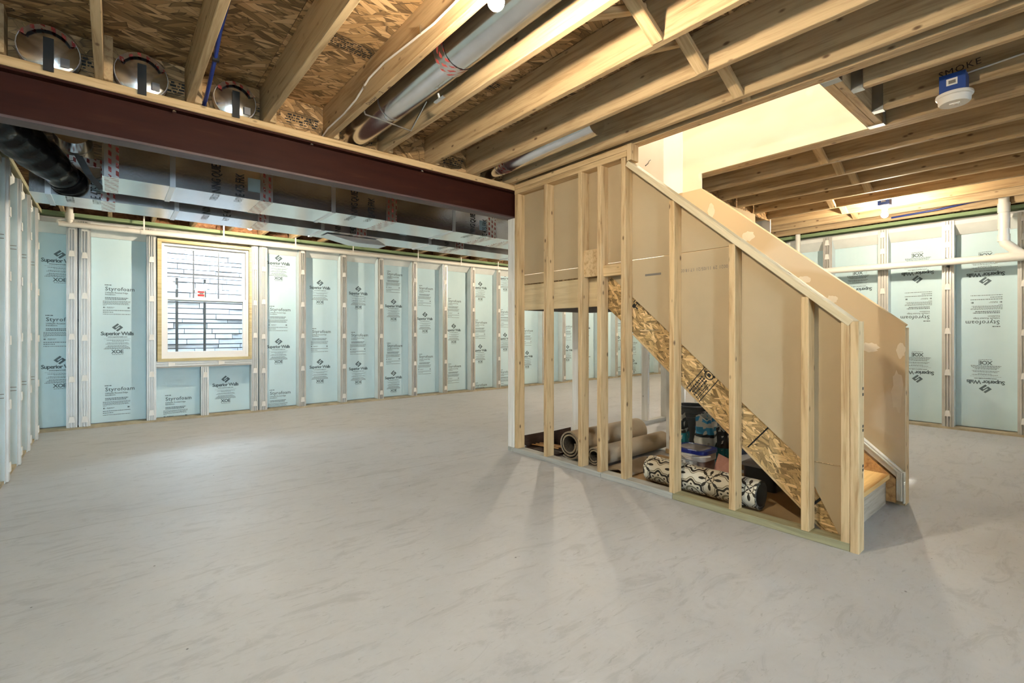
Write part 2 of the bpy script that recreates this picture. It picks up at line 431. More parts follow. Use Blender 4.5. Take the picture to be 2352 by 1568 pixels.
def vinyl():
    # printed tile pattern: medallions, rings and leaf shapes on cream, in a square repeat
    m, nt, b = new_mat('patterned_sheet_vinyl')
    uv = N(nt, 'ShaderNodeUVMap'); sp = N(nt, 'ShaderNodeSeparateXYZ'); nt.links.new(uv.outputs[0], sp.inputs[0])
    def cell(ox, oy):
        x = math_n(nt, 'SUBTRACT', math_n(nt, 'FRACT', math_n(nt, 'ADD', sp.outputs[0], ox)), .5)
        y = math_n(nt, 'SUBTRACT', math_n(nt, 'FRACT', math_n(nt, 'ADD', sp.outputs[1], oy)), .5)
        r = math_n(nt, 'SQRT', math_n(nt, 'ADD', math_n(nt, 'MULTIPLY', x, x), math_n(nt, 'MULTIPLY', y, y)))
        a = math_n(nt, 'ARCTAN2', y, x)
        return x, y, r, a
    def ring(r, c, w): return math_n(nt, 'LESS_THAN', math_n(nt, 'ABSOLUTE', math_n(nt, 'SUBTRACT', r, c)), w)
    def add(*a):
        v = a[0]
        for q in a[1:]: v = math_n(nt, 'MAXIMUM', v, q)
        return v
    x, y, r, a = cell(0, 0); x2, y2, r2, a2 = cell(.5, .5)
    cos = lambda a_, k, ph=0: math_n(nt, 'COSINE', math_n(nt, 'ADD', math_n(nt, 'MULTIPLY', a_, float(k)), ph))
    pet = math_n(nt, 'LESS_THAN', r, math_n(nt, 'ADD', .07, math_n(nt, 'MULTIPLY', cos(a, 4), .055)))
    wav = math_n(nt, 'ADD', .34, math_n(nt, 'MULTIPLY', cos(a, 8), .035))
    scal = math_n(nt, 'LESS_THAN', math_n(nt, 'ABSOLUTE', math_n(nt, 'SUBTRACT', r, wav)), .032)
    leaf = math_n(nt, 'LESS_THAN', math_n(nt, 'ABSOLUTE', math_n(nt, 'SUBTRACT', r2, .20)), math_n(nt, 'MULTIPLY', math_n(nt, 'MAXIMUM', cos(a2, 8, .5), 0.0), .11))
    pet2 = math_n(nt, 'LESS_THAN', r2, math_n(nt, 'ADD', .05, math_n(nt, 'MULTIPLY', cos(a2, 4, 3.14), .04)))
    dots = math_n(nt, 'LESS_THAN', math_n(nt, 'ABSOLUTE', math_n(nt, 'SUBTRACT', r, .255)), math_n(nt, 'MULTIPLY', math_n(nt, 'SUBTRACT', cos(a, 8), .55), .07))
    dark = add(pet, scal, leaf, pet2, dots)
    ol = add(ring(r, .175, .024), ring(r2, .11, .012), math_n(nt, 'LESS_THAN', math_n(nt, 'ABSOLUTE', math_n(nt, 'SUBTRACT', r, math_n(nt, 'ADD', .41, math_n(nt, 'MULTIPLY', cos(a, 8), .035)))), .014))
    c = mixc(nt, ol, (.74, .68, .55), (.24, .21, .13)); c = mixc(nt, dark, c, (.03, .024, .018))
    nt.links.new(c, b.inputs['Base Color']); b.inputs['Roughness'].default_value = .38; return m
M['vinyl'] = vinyl()
M['vinyl_back'] = plain('vinyl_backing', (.20, .20, .19), .6)
M['bag_white'] = plain('mortar_bag_paper', (.66, .66, .62), .6, var=.12, vscale=14, bmp=.6, bscale=12)
M['bag_teal'] = plain('bag_teal_print', (.015, .20, .25), .55)
M['bag_blue'] = plain('bag_blue_print', (.05, .32, .60), .55)
M['bag_black'] = plain('bag_black_print', (.015, .017, .02), .55)
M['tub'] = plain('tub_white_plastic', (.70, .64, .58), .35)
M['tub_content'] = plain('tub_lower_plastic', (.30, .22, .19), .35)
M['lid'] = plain('blue_tub_lid', (.012, .022, .20), .35)
M['lid_grey'] = plain('dusty_lid_top', (.22, .21, .22), .6)
M['pink'] = plain('pink_wrapping_paper', (.62, .33, .27), .7, var=.15, vscale=10)
M['bucket'] = plain('dark_bucket_plastic', (.035, .038, .042), .4)
M['drum'] = plain('blue_drum_plastic', (.05, .07, .11), .4)
M['cardboard'] = plain('cardboard_sheet', (.40, .27, .13), .85, var=.1, vscale=4)
M['hanger'] = plain('hanger_steel', (.45, .47, .48), .35, 1.0)

# ================================================================== SETTING
XL, XR, YB, YR = -0.73, 7.50, 7.50, -3.20       # foam-panel planes of the left, right, back and rear walls
XE = 12.2                                        # end of the long room behind the stairs
JZ, SZ = 2.452, 2.687                            # joist underside, subfloor underside

floor = mesh('floor', [(-1.0, -3.6, 0), (12.7, -3.6, 0), (12.7, 7.85, 0), (-1.0, 7.85, 0), (-1.0, -3.6, -.12), (12.7, -3.6, -.12), (12.7, 7.85, -.12), (-1.0, 7.85, -.12)],
             [(0,1,2,3), (7,6,5,4), (0,4,5,1), (1,5,6,2), (2,6,7,3), (3,7,4,0)], M['concrete'])
tag(floor, 'pale grey concrete slab floor with stains and a hairline crack', kind='structure')

# --- printed artwork on the foam boards
def logo_faces(cx, cy, s):
    rows = ['1111111', '1111111', '1100000', '1111111', '0000011', '1111111', '1111111']
    out = []
    for j, r in enumerate(rows):
        for i, ch in enumerate(r):
            if ch == '1':
                q = []
                for dx, dy in ((0,0),(1,0),(1,1),(0,1)):
                    u, v = (i+dx-3.5)/7, (3.5-j-dy)/7
                    q.append((cx + (u-v)*s*.62, cy + (u+v)*s*.62*.92, 0))
                out.append(q)
    return out
def greek(me, rows):
    # rows: x0, x1, y, height -> broken dashes standing for print too fine to read
    bm = bmesh.new(); bm.from_mesh(me); rr = random.Random(len(rows)*13)
    for x0, x1, y, h in rows:
        x = x0
        while x < x1-.002:
            w = min(rr.uniform(.006, .02), x1-x)
            f = [bm.verts.new((a, b_, 0)) for a, b_ in ((x, y-h/2), (x+w, y-h/2), (x+w, y+h/2), (x, y+h/2))]
            bm.faces.new(f); x += w + .0035
    bm.to_mesh(me); bm.free()
sup = text_mesh([('Superior Walls', .060, 0, -.018, 'CENTER', .86), ('www.superiorwalls.com', .0185, 0, -.045, 'CENTER', 1.0), ('XOE', .058, 0, -.235, 'CENTER', .9)], 'superior_print', M['ink'], bold=.028)
bm = bmesh.new(); bm.from_mesh(sup)
for q in logo_faces(0, .075, .085): bm.faces.new([bm.verts.new(p) for p in q])
bm.to_mesh(sup); bm.free()
greek(sup, [(-.125, .125, -.062, .0022), (-.10, .11, -.080, .005), (-.05, .06, -.092, .004), (-.095, .10, -.112, .005), (-.11, .11, -.124, .005), (-.09, .085, -.146, .006), (-.105, .105, -.158, .005), (-.115, .115, -.169, .005), (-.125, .12, -.181, .006), (-.05, .055, -.250, .005)])
sty = text_mesh([('Styrofoam', .062, -.115, -.018, 'LEFT', 1.08), ('Utilityfit Routed Edge', .0245, -.115, -.052, 'LEFT', 1.0), ('Insulation', .0245, -.115, -.074, 'LEFT', 1.0)], 'styro_print', M['ink'], bold=.012)
greek(sty, [(-.118, -.055, .047, .010), (-.115, .10, -.105, .009), (-.115, .085, -.122, .009), (-.135, .12, -.146, .005), (-.135, .12, -.158, .005), (-.135, .10, -.170, .005), (-.135, .11, -.182, .005), (-.135, -.10, -.195, .004),
            (-.132, -.115, -.222, .016), (-.10, -.03, -.218, .005), (-.10, -.04, -.228, .004), (.095, .115, -.222, .018), (-.135, .12, -.256, .007), (-.135, -.055, -.278, .007), (-.05, -.04, -.278, .009), (-.135, .12, -.302, .006)])

# --- precast foam walls: backing, foam boards with print, studs with ridged metal faces and clips
STH = 2.37
def ridge_profile(w):
    # plan profile of the metal face across its width (u, depth)
    h = w/2; return [(-h, 0), (-h, .004), (-h*.66, .004), (-h*.60, .018), (-h*.38, .018), (-h*.34, .002), (-h*.14, .002), (-h*.10, .018), (h*.10, .018), (h*.14, .002), (h*.34, .002), (h*.38, .018), (h*.60, .018), (h*.66, .004), (h, .004), (h, 0)]
def wall_frame(origin, along, out):
    a, o = Vector(along), Vector(out)
    return Matrix(((a.x, o.x, 0, origin[0]), (a.y, o.y, 0, origin[1]), (0, 0, 1, 0), (0, 0, 0, 1)))
SC = {}
def foam_wall(root, origin, along, out, studs, prints, z0=0.0, z1=STH, skip=None, flip=False, clips=(.12, .58, 1.05, 1.52, 1.99, 2.30), fine=True):
    # local frame: x along the wall, y into the room, z up
    F = wall_frame(origin, along, out)
    D = .14
    right = (Vector(along).cross(Vector((0, 0, 1))) - Vector(out)).length < 1e-3   # True when +x runs to the viewer's left
    for u, w in studs:
        k = ('stud', w, z0, z1)
        if k not in SC:
            mb = MB().box((-w/2+.004, -.02, z0), (w/2-.004, D-.006, z1)); SC[k] = mb.build('tmp', M['stud_foam']); me = SC[k].data; bpy.data.objects.remove(SC[k]); SC[k] = me
            mb = MB().prism([(p[0], D-.006+p[1]) for p in ridge_profile(w)], 'Z', z0+.006, z1-.002); t = mb.build('tmp', M['stud_steel']); SC[k+('m',)] = t.data; bpy.data.objects.remove(t)
        s = link('wall_stud', SC[k], root, F @ Matrix.Translation((u, 0, 0)))
        link('metal_face', SC[k+('m',)], s, F @ Matrix.Translation((u, 0, 0)))
        if 'clip' not in SC:
            t = MB().prism([(-.027, -.036), (.027, -.036), (.017, .032), (-.017, .032)], 'Y', 0, .012).build('tmp', M['clip']); SC['clip'] = t.data; bpy.data.objects.remove(t)
        for cz in clips:
            if z0 < cz < z1: link('clip', SC['clip'], s, F @ Matrix.Translation((u, D+.008, cz + R.uniform(-.012, .012))))
    for (u0, u1, za, zb, plist) in prints:
        p = box_local('foam_panel', (u0, -.03, za), (u1, 0, zb), M['foam'], root, F)
        if zb > 2.0:   # sloped white cap at the head of each bay
            mb = MB().prism([(-.02, zb-.03), (.015, zb-.03), (D-.02, zb+.075), (D-.02, z1), (-.02, z1)], 'X', u0, u1)
            mb.build('foam_cap', M['cap'], root, mx=F)
        for kind, pz, pu in plist:
            me = sup if kind == 'U' else sty
            a = Vector(along) if right is False else -Vector(along)
            # text reads left to right as seen from inside the room
            xd = Vector((0, 0, 1)).cross(Vector(out)); yd = Vector((0, 0, 1))
            if flip: xd, yd = -xd, -yd
            o = F @ Vector((pu, .0015, pz))
            link('printed_text', me, p, frame(o, xd, yd))
def box_local(name, a, b, mat, parent, F):
    c = Vector([(a[i]+b[i])/2 for i in range(3)]); h = [abs(b[i]-a[i])/2 for i in range(3)]
    return MB().box([-x for x in h], h).build(name, mat, parent, mx=F @ Matrix.Translation(c))
def series(u, s, zmin, zmax):
    # U/S blocks alternate up the board: S lies .668 below each U, period 1.203
    out = []
    for n in range(-3, 4):
        zu = s + 1.203*n
        if zmin+.22 < zu < zmax-.06: out.append(('U', zu, u))
        zs = zu - .668
        if zmin+.02 < zs < zmax-.05 : out.append(('S', zs, u))
    return out
def series_f(u, s, zmin, zmax):
    out = []
    for n in range(-3, 4):
        zu = s + 1.203*n
        if zmin+.1 < zu < zmax-.22: out.append(('U', zu, u))
        zs = zu - .535
        if zmin+.05 < zs < zmax-.3: out.append(('S', zs, u))
    return out

# back wall with the window
WX0, WX1, WZ0, WZ1 = .434, 1.478, .735, 2.262
wb = MB()
for a, b in (((-1.0, 7.53, 0), (WX0, 7.80, 2.452)), ((WX1, 7.53, 0), (12.7, 7.80, 2.452)), ((WX0, 7.53, 0), (WX1, 7.80, WZ0)), ((WX0, 7.53, WZ1), (WX1, 7.80, 2.452))): wb.box(a, b)
wall_back = tag(wb.build('wall_back', M['wall_conc']), 'back basement wall of blue foam boards and ridged metal studs', kind='structure')
studs = [(-.345, .094), (-.236, .1), (.377, .094), (1.518, .082), (1.625, .1)]
cs = [2.145 + .6085*i for i in range(17)]
studs += [(c, .1) for c in cs]
panels = [(-.73, -.392, .03, 2.25, series(-.452, 1.912, .03, 2.25)), (-.186, .33, .03, 2.25, series(.056, 1.084, .03, 2.25))]
SU = [2.095, 1.777, 1.721, 1.54, 1.338, 1.14, 1.955, 2.175, 1.80, 1.35, 1.9, 1.2, 1.6, 2.1, 1.5, 1.3, 1.8]
PU = [1.856, 2.441, 3.041, 3.651, 4.249, 4.848, 5.452, 6.067]
edges = [1.675] + [c+.05 for c in cs]; lefts = [c-.05 for c in cs]
for i, l in enumerate(lefts):
    pu = PU[i] if i < len(PU) else (edges[i]+l)/2 - .05
    panels.append((edges[i], l, .03, 2.25, series(pu, SU[i], .03, 2.25)))
foam_wall(wall_back, (0, 7.5, 0), (1, 0, 0), (0, -1, 0), studs, panels)
# below the window: metal sill channel, cripple stud and two short boards
foam_wall(wall_back, (0, 7.5, 0), (1, 0, 0), (0, -1, 0), [(.935, .085)], [(.424, .893, .03, .66, [('S', .25, .64)]), (.978, 1.478, .03, .66, [('U', .39, 1.19)])], z1=.655, clips=(.56,))
mb = MB().prism([(7.36-.0, .655), (7.36-.004, .67), (7.352, .675), (7.352, .69), (7.36, .694), (7.36, .704), (7.352, .708), (7.352, .722), (7.36, .726), (7.36, .74), (7.50, .74), (7.50, .655)], 'X', .424, 1.478)
so = mb.build('sill_channel', M['stud_steel'], wall_back)
for cx in (.58, 1.12): mesh('clip', SC['clip'].vertices and [v.co.copy() for v in SC['clip'].vertices], [tuple(p.vertices) for p in SC['clip'].polygons], M['clip'], so, mx=frame((cx, 7.352, .70), (0, 0, 1), (0, -1, 0)))
box('base_strip', (-.7, 7.33, 0.0), (12.2, 7.5, .022), M['dirt'], wall_back)
board('sill_plate', (-.75, 7.42, 2.43), (12.2, 7.42, 2.43), .14, .042, M['green_sill'], wall_back)
box('rim_board', (-.8, 7.60, 2.452), (12.2, 7.64, SZ), M['osb'], wall_back)
for k in range(-1, 30):
    x = -.07+.4064*k+.038
    if x > 12: break
    mb = MB(); n = 6; m_ = 4; vs = []; fs = []
    x0, x1 = x+.045, x+.4064-.008
    for i in range(n+1):
        for j in range(m_+1):
            d = .05*math.sin(math.pi*i/n)*math.sin(math.pi*j/m_) + R.uniform(-.008, .008)
            vs.append((x0+(x1-x0)*i/n, 7.535-d, 2.455+(SZ-2.46)*j/m_))
    for i in range(n):
        for j in range(m_):
            a = i*(m_+1)+j; fs.append((a, a+m_+1, a+m_+2, a+1))
    mesh('insulation_batt', vs, fs, M['insul'], wall_back, smooth=True)

# window with wooden buck, vinyl frame, two sashes
win = empty('window_1', ((WX0+WX1)/2, 7.5, WZ0), 'white double hung basement window with colonial grille in upper sash', kind='structure')
mb = MB()
for a, b in (((WX0, 7.345, WZ0), (WX0+.042, 7.80, WZ1)), ((WX1-.032, 7.345, WZ0), (WX1, 7.80, WZ1)), ((WX0+.042, 7.345, WZ1-.04), (WX1-.032, 7.80, WZ1)), ((WX0+.042, 7.345, WZ0), (WX1-.032, 7.80, WZ0+.035))): mb.box(a, b)
mb.build('window_buck', wood('buck_lumber', (.62, .55, .33), (.48, .40, .22), knots=.04), win)
def rect_frame(x0, x1, z0, z1, w, y0, y1, name, mat, parent, wt=None, wbm=None):
    wt = wt or w; wbm = wbm or w
    m = MB()
    m.box((x0, y0, z0), (x0+w, y1, z1)); m.box((x1-w, y0, z0), (x1, y1, z1)); m.box((x0+w, y0, z1-wt), (x1-w, y1, z1)); m.box((x0+w, y0, z0), (x1-w, y1, z0+wbm))
    return m.build(name, mat, parent)
rect_frame(.476, 1.446, .77, 2.222, .03, 7.40, 7.52, 'window_frame', M['vinyl_white'], win)
us = rect_frame(.506, 1.416, 1.50, 2.192, .034, 7.46, 7.50, 'upper_sash', M['vinyl_white'], win, .03, .04)
ls = rect_frame(.506, 1.416, .80, 1.545, .036, 7.41, 7.45, 'lower_sash', M['vinyl_white'], win, .03, .055)
box('pane', (.54, 7.478, 1.54), (1.382, 7.482, 2.162), M['glass'], us)
box('pane', (.542, 7.428, .855), (1.38, 7.432, 1.515), M['glass'], ls)
M['grille'] = plain('backlit_window_grille', (.13, .15, .18), .5)  # white grille seen against daylight; its backlit shade is put into this grey
for fx in (1/3, 2/3): box('muntin', (.54+.842*fx-.008, 7.468, 1.54), (.54+.842*fx+.008, 7.476, 2.162), M['grille'], us)
box('muntin', (.54, 7.466, 1.842), (1.382, 7.474, 1.858), M['grille'], us)
st = box('sticker', (.86, 7.462, 1.565), (.945, 7.4655, 1.645), M['white_plastic'], us)
box('sticker_print', (.866, 7.4608, 1.572), (.939, 7.4618, 1.598), M['red_ink'], st); box('sticker_print', (.866, 7.4608, 1.618), (.939, 7.4618, 1.640), M['red_ink'], st); box('sticker_print', (.885, 7.4608, 1.603), (.93, 7.4618, 1.613), M['black_ink'], st)
box('sash_lock', (.93, 7.43, 1.545), (.99, 7.46, 1.56), M['vinyl_white'], ls)

# left wall
wall_left = tag(MB().box((-1.0, -3.5, 0), (-.76, 7.8, 2.452)).build('wall_left', M['wall_conc']), 'left basement wall of foam boards and studs seen edge on', kind='structure')
ls_y = [5.09 + .6*i for i in range(-14, 4)]
pl = []
for i in range(len(ls_y)-1): pl.append((ls_y[i]+.05, ls_y[i+1]-.05, .03, 2.25, series((ls_y[i]+ls_y[i+1])/2, 1.2+.4*((i*7) % 3), .03, 2.25)))
pl.append((ls_y[-1]+.05, 7.47, .03, 2.25, []))
foam_wall(wall_left, (-.73, 0, 0), (0, 1, 0), (1, 0, 0), [(y, .1) for y in ls_y], pl)
# pencil-thin double marks on the stud flanks
for y in ls_y[-5:]:
    for zz in (1.78, .62):
        for dz in (0, .028): box('stud_mark', (-.725, y-.0475, zz+dz), (-.60, y-.0455, zz+dz+.005), M['grey_ink'], wall_left)
board('sill_plate', (-.66, -3.3, 2.43), (-.66, 7.36, 2.43), .14, .042, M['treated'], wall_left)
box('base_strip', (-.73, -3.1, 0), (-.60, 7.3, .02), M['dirt'], wall_left)
box('rim_board', (-.82, -3.4, 2.452), (-.78, 7.6, SZ), M['osb'], wall_left)

# right wall (front room), its return, and the end of the long room
wall_right = tag(MB().box((7.53, -3.5, 0), (7.80, 3.50, 2.452)).build('wall_right', M['wall_conc']), 'right basement wall of foam boards with upside down print', kind='structure')
rs = [2.24 - .603*i for i in range(9)]; rs = [2.843] + rs
RU = {1: 1.66, 2: 1.817, 3: 1.747}
pr = []
for i in range(len(rs)-1):
    a, b = rs[i+1]+.05, rs[i]-.05
    pu = {1: 1.936, 2: 1.33, 3: .741}.get(i, (a+b)/2)
    pr.append((a, b, .03, 2.25, series_f(pu, RU.get(i, 1.5+.2*(i % 3)), .03, 2.25)))
foam_wall(wall_right, (7.5, 0, 0), (0, 1, 0), (-1, 0, 0), [(y, .105) for y in rs], pr, flip=True, clips=(.17, .64, 1.11, 1.62, 2.1, 2.3))
board('sill_plate', (7.42, -3.1, 2.43), (7.42, 3.4, 2.43), .14, .042, M['green_sill'], wall_right)
box('base_strip', (7.33, -3.1, 0), (7.5, 3.4, .022), M['dirt'], wall_right)
box('rim_board', (7.60, -3.4, 2.452), (7.64, 3.4, SZ), M['osb'], wall_right)
wall_return = tag(MB().box((7.53, 3.36, 0), (12.5, 3.50, 2.45)).build('wall_return', M['plaster']), 'wall of the long room behind the stairs', kind='structure')
wall_end = tag(MB().box((12.2, 3.3, 0), (12.5, 7.8, 2.45)).build('wall_end', M['plaster']), 'far end wall of the long room', kind='structure')
d2 = empty('door_2', (12.18, 6.5, 0), 'dark doorway panel at the far end of the basement', kind='structure')
box('door_leaf', (12.14, 5.95, .02), (12.2, 6.95, 2.05), M['bucket'], d2)

# rear wall behind the camera; its glazed door is added for cool fill daylight
wr = MB()
for a, b in (((-1.0, -3.5, 0), (-.5, -3.2, 2.45)), ((.3, -3.5, 0), (7.8, -3.2, 2.45)), ((-.5, -3.5, 2.1), (.3, -3.2, 2.45))): wr.box(a, b)
wall_rear = tag(wr.build('wall_rear', M['cap']), 'wall behind the viewpoint with an added glazed door for fill daylight', kind='structure')
pd = empty('fill_door', (-.1, -3.3, 0), 'white framed glazed door added behind the viewpoint for fill daylight', kind='structure')
rect_frame(-.5, .3, 0, 2.1, .06, -3.42, -3.30, 'door_frame', M['vinyl_white'], pd)
for i in range(1):
    x0 = -.44
    sh = rect_frame(x0, x0+.68, .06, 2.04, .05, -3.38, -3.34, 'glazed_leaf', M['vinyl_white'], pd)
    box('pane', (x0+.05, -3.362, .11), (x0+.63, -3.358, 1.99), M['glass'], sh)
patio = tag(MB().box((-9, -16, -.2), (12, -3.5, -.02)).build('ground', M['wall_conc']), 'paved ground outside the added fill door', kind='structure')

# window well outside
M['well_dark'] = plain('dark_joint_backing', (.06, .06, .065), .9)  # very dark backing that shows between the stones
well = tag(MB().box((-.4, 7.8, .3), (2.6, 9.2, .5)).box((-.4, 8.75, .3), (2.6, 9.2, 2.42)).box((-.5, 7.8, .3), (-.2, 9.2, 2.42)).box((2.3, 7.8, .3), (2.6, 9.2, 2.42)).build('wall_window_well', M['well_dark']), 'stacked pale stone retaining wall of the window well', kind='structure')
z = .5
while z < 2.36:
    h = R.uniform(.055, .095); x = -.2 + R.uniform(-.1, 0)
    while x < 2.3:
        w = R.uniform(.22, .62); x1 = min(x+w, 2.32)
        d = R.uniform(.0, .035)
        a = (max(x, -.2)+.004, 8.62+d, z+.006); b = (x1-.004, 8.78, z+h-.006)
        if b[0]-a[0] > .02: box('stone', a, b, M['stone'], well)
        x = x1
    z += h
for bx in (.70, 1.03): board('well_bar', (bx, 8.15, .5), (bx, 8.15, 1.86), .03, .03, M['black_bar'], well, up=(0, 1, 0))

# ------------------------------------------------------------------ ceiling: subfloor sheets, joists, blocking
ceiling = empty('ceiling', (3, 2, JZ), 'open joist ceiling under osb subfloor', kind='structure')
def sheet(x0, x1, y0, y1): box('osb_panel', (x0+.0015, y0+.0015, SZ), (x1-.0015, y1-.0015, SZ+.018), M['osb'], ceiling)
ys = [-3.45, -2.65, -1.43, -.21, 1.01, 2.23, 3.45, 4.67, 5.89, 7.11, 7.85]
for j in range(len(ys)-1):
    off = (.6 if j % 2 else -.6)
    x = -1.1+off-1.22
    while x < 12.7:
        a, b = max(x, -1.0), min(x+2.44, 12.7); x += 2.44
        if b-a < .05: continue
        y0, y1 = ys[j], ys[j+1]
        # leave the stair opening free
        segs = [(a, b, y0, y1)]
        for (ox0, ox1, oy0, oy1) in ((2.94, 3.90, .93, 2.47), (2.94, 6.1, 2.47, 3.42)):
            ns = []
            for (p, q, r, s) in segs:
                if q <= ox0 or p >= ox1 or s <= oy0 or r >= oy1: ns.append((p, q, r, s)); continue
                if p < ox0: ns.append((p, ox0, r, s))
                if q > ox1: ns.append((ox1, q, r, s))
                p2, q2 = max(p, ox0), min(q, ox1)
                if r < oy0: ns.append((p2, q2, r, oy0))
                if s > oy1: ns.append((p2, q2, oy1, s))
            segs = ns
        for g in segs:
            if g[1]-g[0] > .01 and g[3]-g[2] > .01: sheet(*g)
bk_ = MB()
for a, b in (((-1.0, -3.45), (2.94, 7.85)), ((3.90, -3.45), (12.7, 2.46)), ((2.94, -3.45), (3.90, .93)), ((2.94, 3.42), (12.7, 7.85)), ((6.1, 2.46), (12.7, 3.42))): bk_.box((a[0], a[1], SZ+.019), (b[0], b[1], SZ+.06))
bk_.build('seam_light_seal', M['wall_conc'], ceiling)  # unseen slab added to stop sky light leaking through the sheet seams
JH = SZ-JZ
JX = lambda k: -.07+.4064*k
def joist(x0, y0, y1, name='joist'):
    return board(name, (x0+.019, y0, JZ+JH/2), (x0+.019, y1, JZ+JH/2), .038, JH, M['joist'], ceiling)
JO = {}
for k in range(-1, 19):
    x = JX(k)
    if k in (8, 9): JO[k] = joist(x, -3.25, .853)
    elif k in (11, 12, 13, 14): JO[k] = joist(x, -3.25, 2.44)
    elif k == 10: JO[k] = joist(3.956, -3.25, 2.44)
    else: JO[k] = joist(x, -3.25, 3.52)
for k in range(-1, 30):
    if JX(k)+.038 < 12.1: joist(JX(k)+.038, 3.36, 7.53)
# stair opening: doubled trimmers and header with hangers
for x in (2.884, 2.922): joist(x, -3.25, 3.36, 'trimmer_joist')
for x in (3.880, 3.918): joist(x, -3.25, 2.44, 'trimmer_joist')
for y in (.872, .910): board('header_joist', (2.960, y, JZ+JH/2), (3.880, y, JZ+JH/2), .038, JH, M['joist'], ceiling)
def hanger(c, ax):
    # U shaped steel joist hanger under the end of a member
    x, y = c; m = MB()
    if ax == 'Y':
        m.box((x-.024, y-.055, JZ-.003), (x+.024, y, JZ)); m.box((x-.0235, y-.055, JZ), (x-.0195, y, JZ+.18)); m.box((x+.0195, y-.055, JZ), (x+.0235, y, JZ+.18))
    else:
        m.box((x, y-.043, JZ-.003), (x+.055, y+.043, JZ)); m.box((x, y-.043, JZ), (x+.055, y-.039, JZ+.16)); m.box((x, y+.039, JZ), (x+.055, y+.043, JZ+.16))
    m.build('joist_hanger', M['hanger'], ceiling)
for k in (8, 9): hanger((JX(k)+.019, .852), 'Y')
hanger((2.962, .891), 'X'); hanger((3.823, .891), 'X')
# diagonal wood bridging between joists
def bridge(xa, xb, y, w=.06, t=.019):
    board('bridging', (xa, y, SZ-.035), (xb, y, JZ+.012), w, t*1.6, M['wood'], ceiling, up=(0, 0, 1))
    board('bridging', (xa, y+.09, JZ+.02), (xb, y+.09, SZ-.03), w, t*1.6, M['wood'], ceiling, up=(0, 0, 1))
for k in (5, 6, 4, 3): 
    if k >= 4: bridge(JX(k)+.038, JX(k+1), 1.29)
bridge(JX(7)+.038, 2.884, 1.29, .05)
for k in (10, 11, 12, 13): bridge((JX(k)+.038) if k > 10 else 3.994, JX(k+1), 1.36)
for k in (14, 15, 16): bridge(JX(k)+.038, JX(k+1), 1.78)
# osb blocking panels over the steel beam
for k in range(-1, 8):
    x0, x1 = JX(k)+.0765, JX(k+1)
    if k == 7: x1 = 2.884
    if x1-x0 > .02: MB().box((-(x1-x0)/2, -JH/2+.002, -.009), ((x1-x0)/2, JH/2-.002, .009)).build('blocking_panel', M['osb'], ceiling, mx=frame(((x0+x1)/2, 3.479, JZ+JH/2), (1, 0, 0), (0, 0, 1)))
# black mill stamps on the sheets: blocks of print
def stamp(cx, cy, zz, L, Wd, ang, parent, mat, rows=7, seed=1, vert=False):
    rr = random.Random(seed); m = MB(); n = 0
    for i in range(rows):
        y = -Wd/2 + Wd*(i+.5)/rows; x = -L/2
        while x < L/2:
            w = rr.uniform(.006, .03); h = Wd/rows*rr.uniform(.35, .8)
            if rr.random() < .8:
                m.add([(x, y-h/2, 0), (x+w, y-h/2, 0), (x+w, y+h/2, 0), (x, y+h/2, 0)], [(0, 3, 2, 1)])
            x += w+.006
    for yy in (-Wd/2-.008, Wd/2+.008): m.add([(-L/2, yy-.0015, 0), (L/2, yy-.0015, 0), (L/2, yy+.0015, 0), (-L/2, yy+.0015, 0)], [(0, 3, 2, 1)])
    if vert: mx = Matrix.Translation((cx, cy, zz)) @ Matrix.Rotation(math.radians(90), 4, 'X') @ Matrix.Rotation(ang, 4, 'Z')
    else: mx = Matrix.Translation((cx, cy, zz)) @ Matrix.Rotation(ang, 4, 'Z')
    return m.build('mill_stamp', mat, parent, mx=mx)
for i, (x, y, L) in enumerate(((.57, 2.25, .30), (.98, 2.62, .33), (1.78, 2.45, .28), (.57, 1.1, .3), (.16, 2.3, .3), (2.18, 1.9, .28), (1.78, 1.25, .25))):
    stamp(x, y, SZ-.0015, L, .10, .12, ceiling, M['black_ink'], 6, i+3)
for i, k in enumerate((-1, 0, 1, 2, 3, 5, 6)):
    stamp(JX(k)+.34 if k < 2 else JX(k)+.24, 3.4685, JZ+.10, .16 if k < 2 else .24, .07, 0, ceiling, M['black_ink'], 4, i+30, vert=True)
link('handwriting', text_mesh([('SMOKE', .05, 0, 0, 'CENTER', 1.15)], 'smoke_word', M['marker']), JO[9], frame((JX(9)-.0012, .455, JZ+.085), (0, -1, .10), (0, .10, 1)))
link('handwriting', text_mesh([('Damper', .036, 0, 0, 'CENTER', 1.0), ('2', .036, .13, 0, 'CENTER', 1.0)], 'damper_word', M['marker']), JO[3], frame((JX(3)+.028, 2.68, JZ-.0012), (0, -1, 0), (-1, 0, 0)))

# ------------------------------------------------------------------ upper stairwell shaft (drywall)
sw = empty('wall_stairwell', (3.4, 2.2, JZ), 'drywalled stairwell shaft rising to the floor above', kind='structure')
SL = .862
def slope_z(y): return 1.150 + SL*(y-.75)
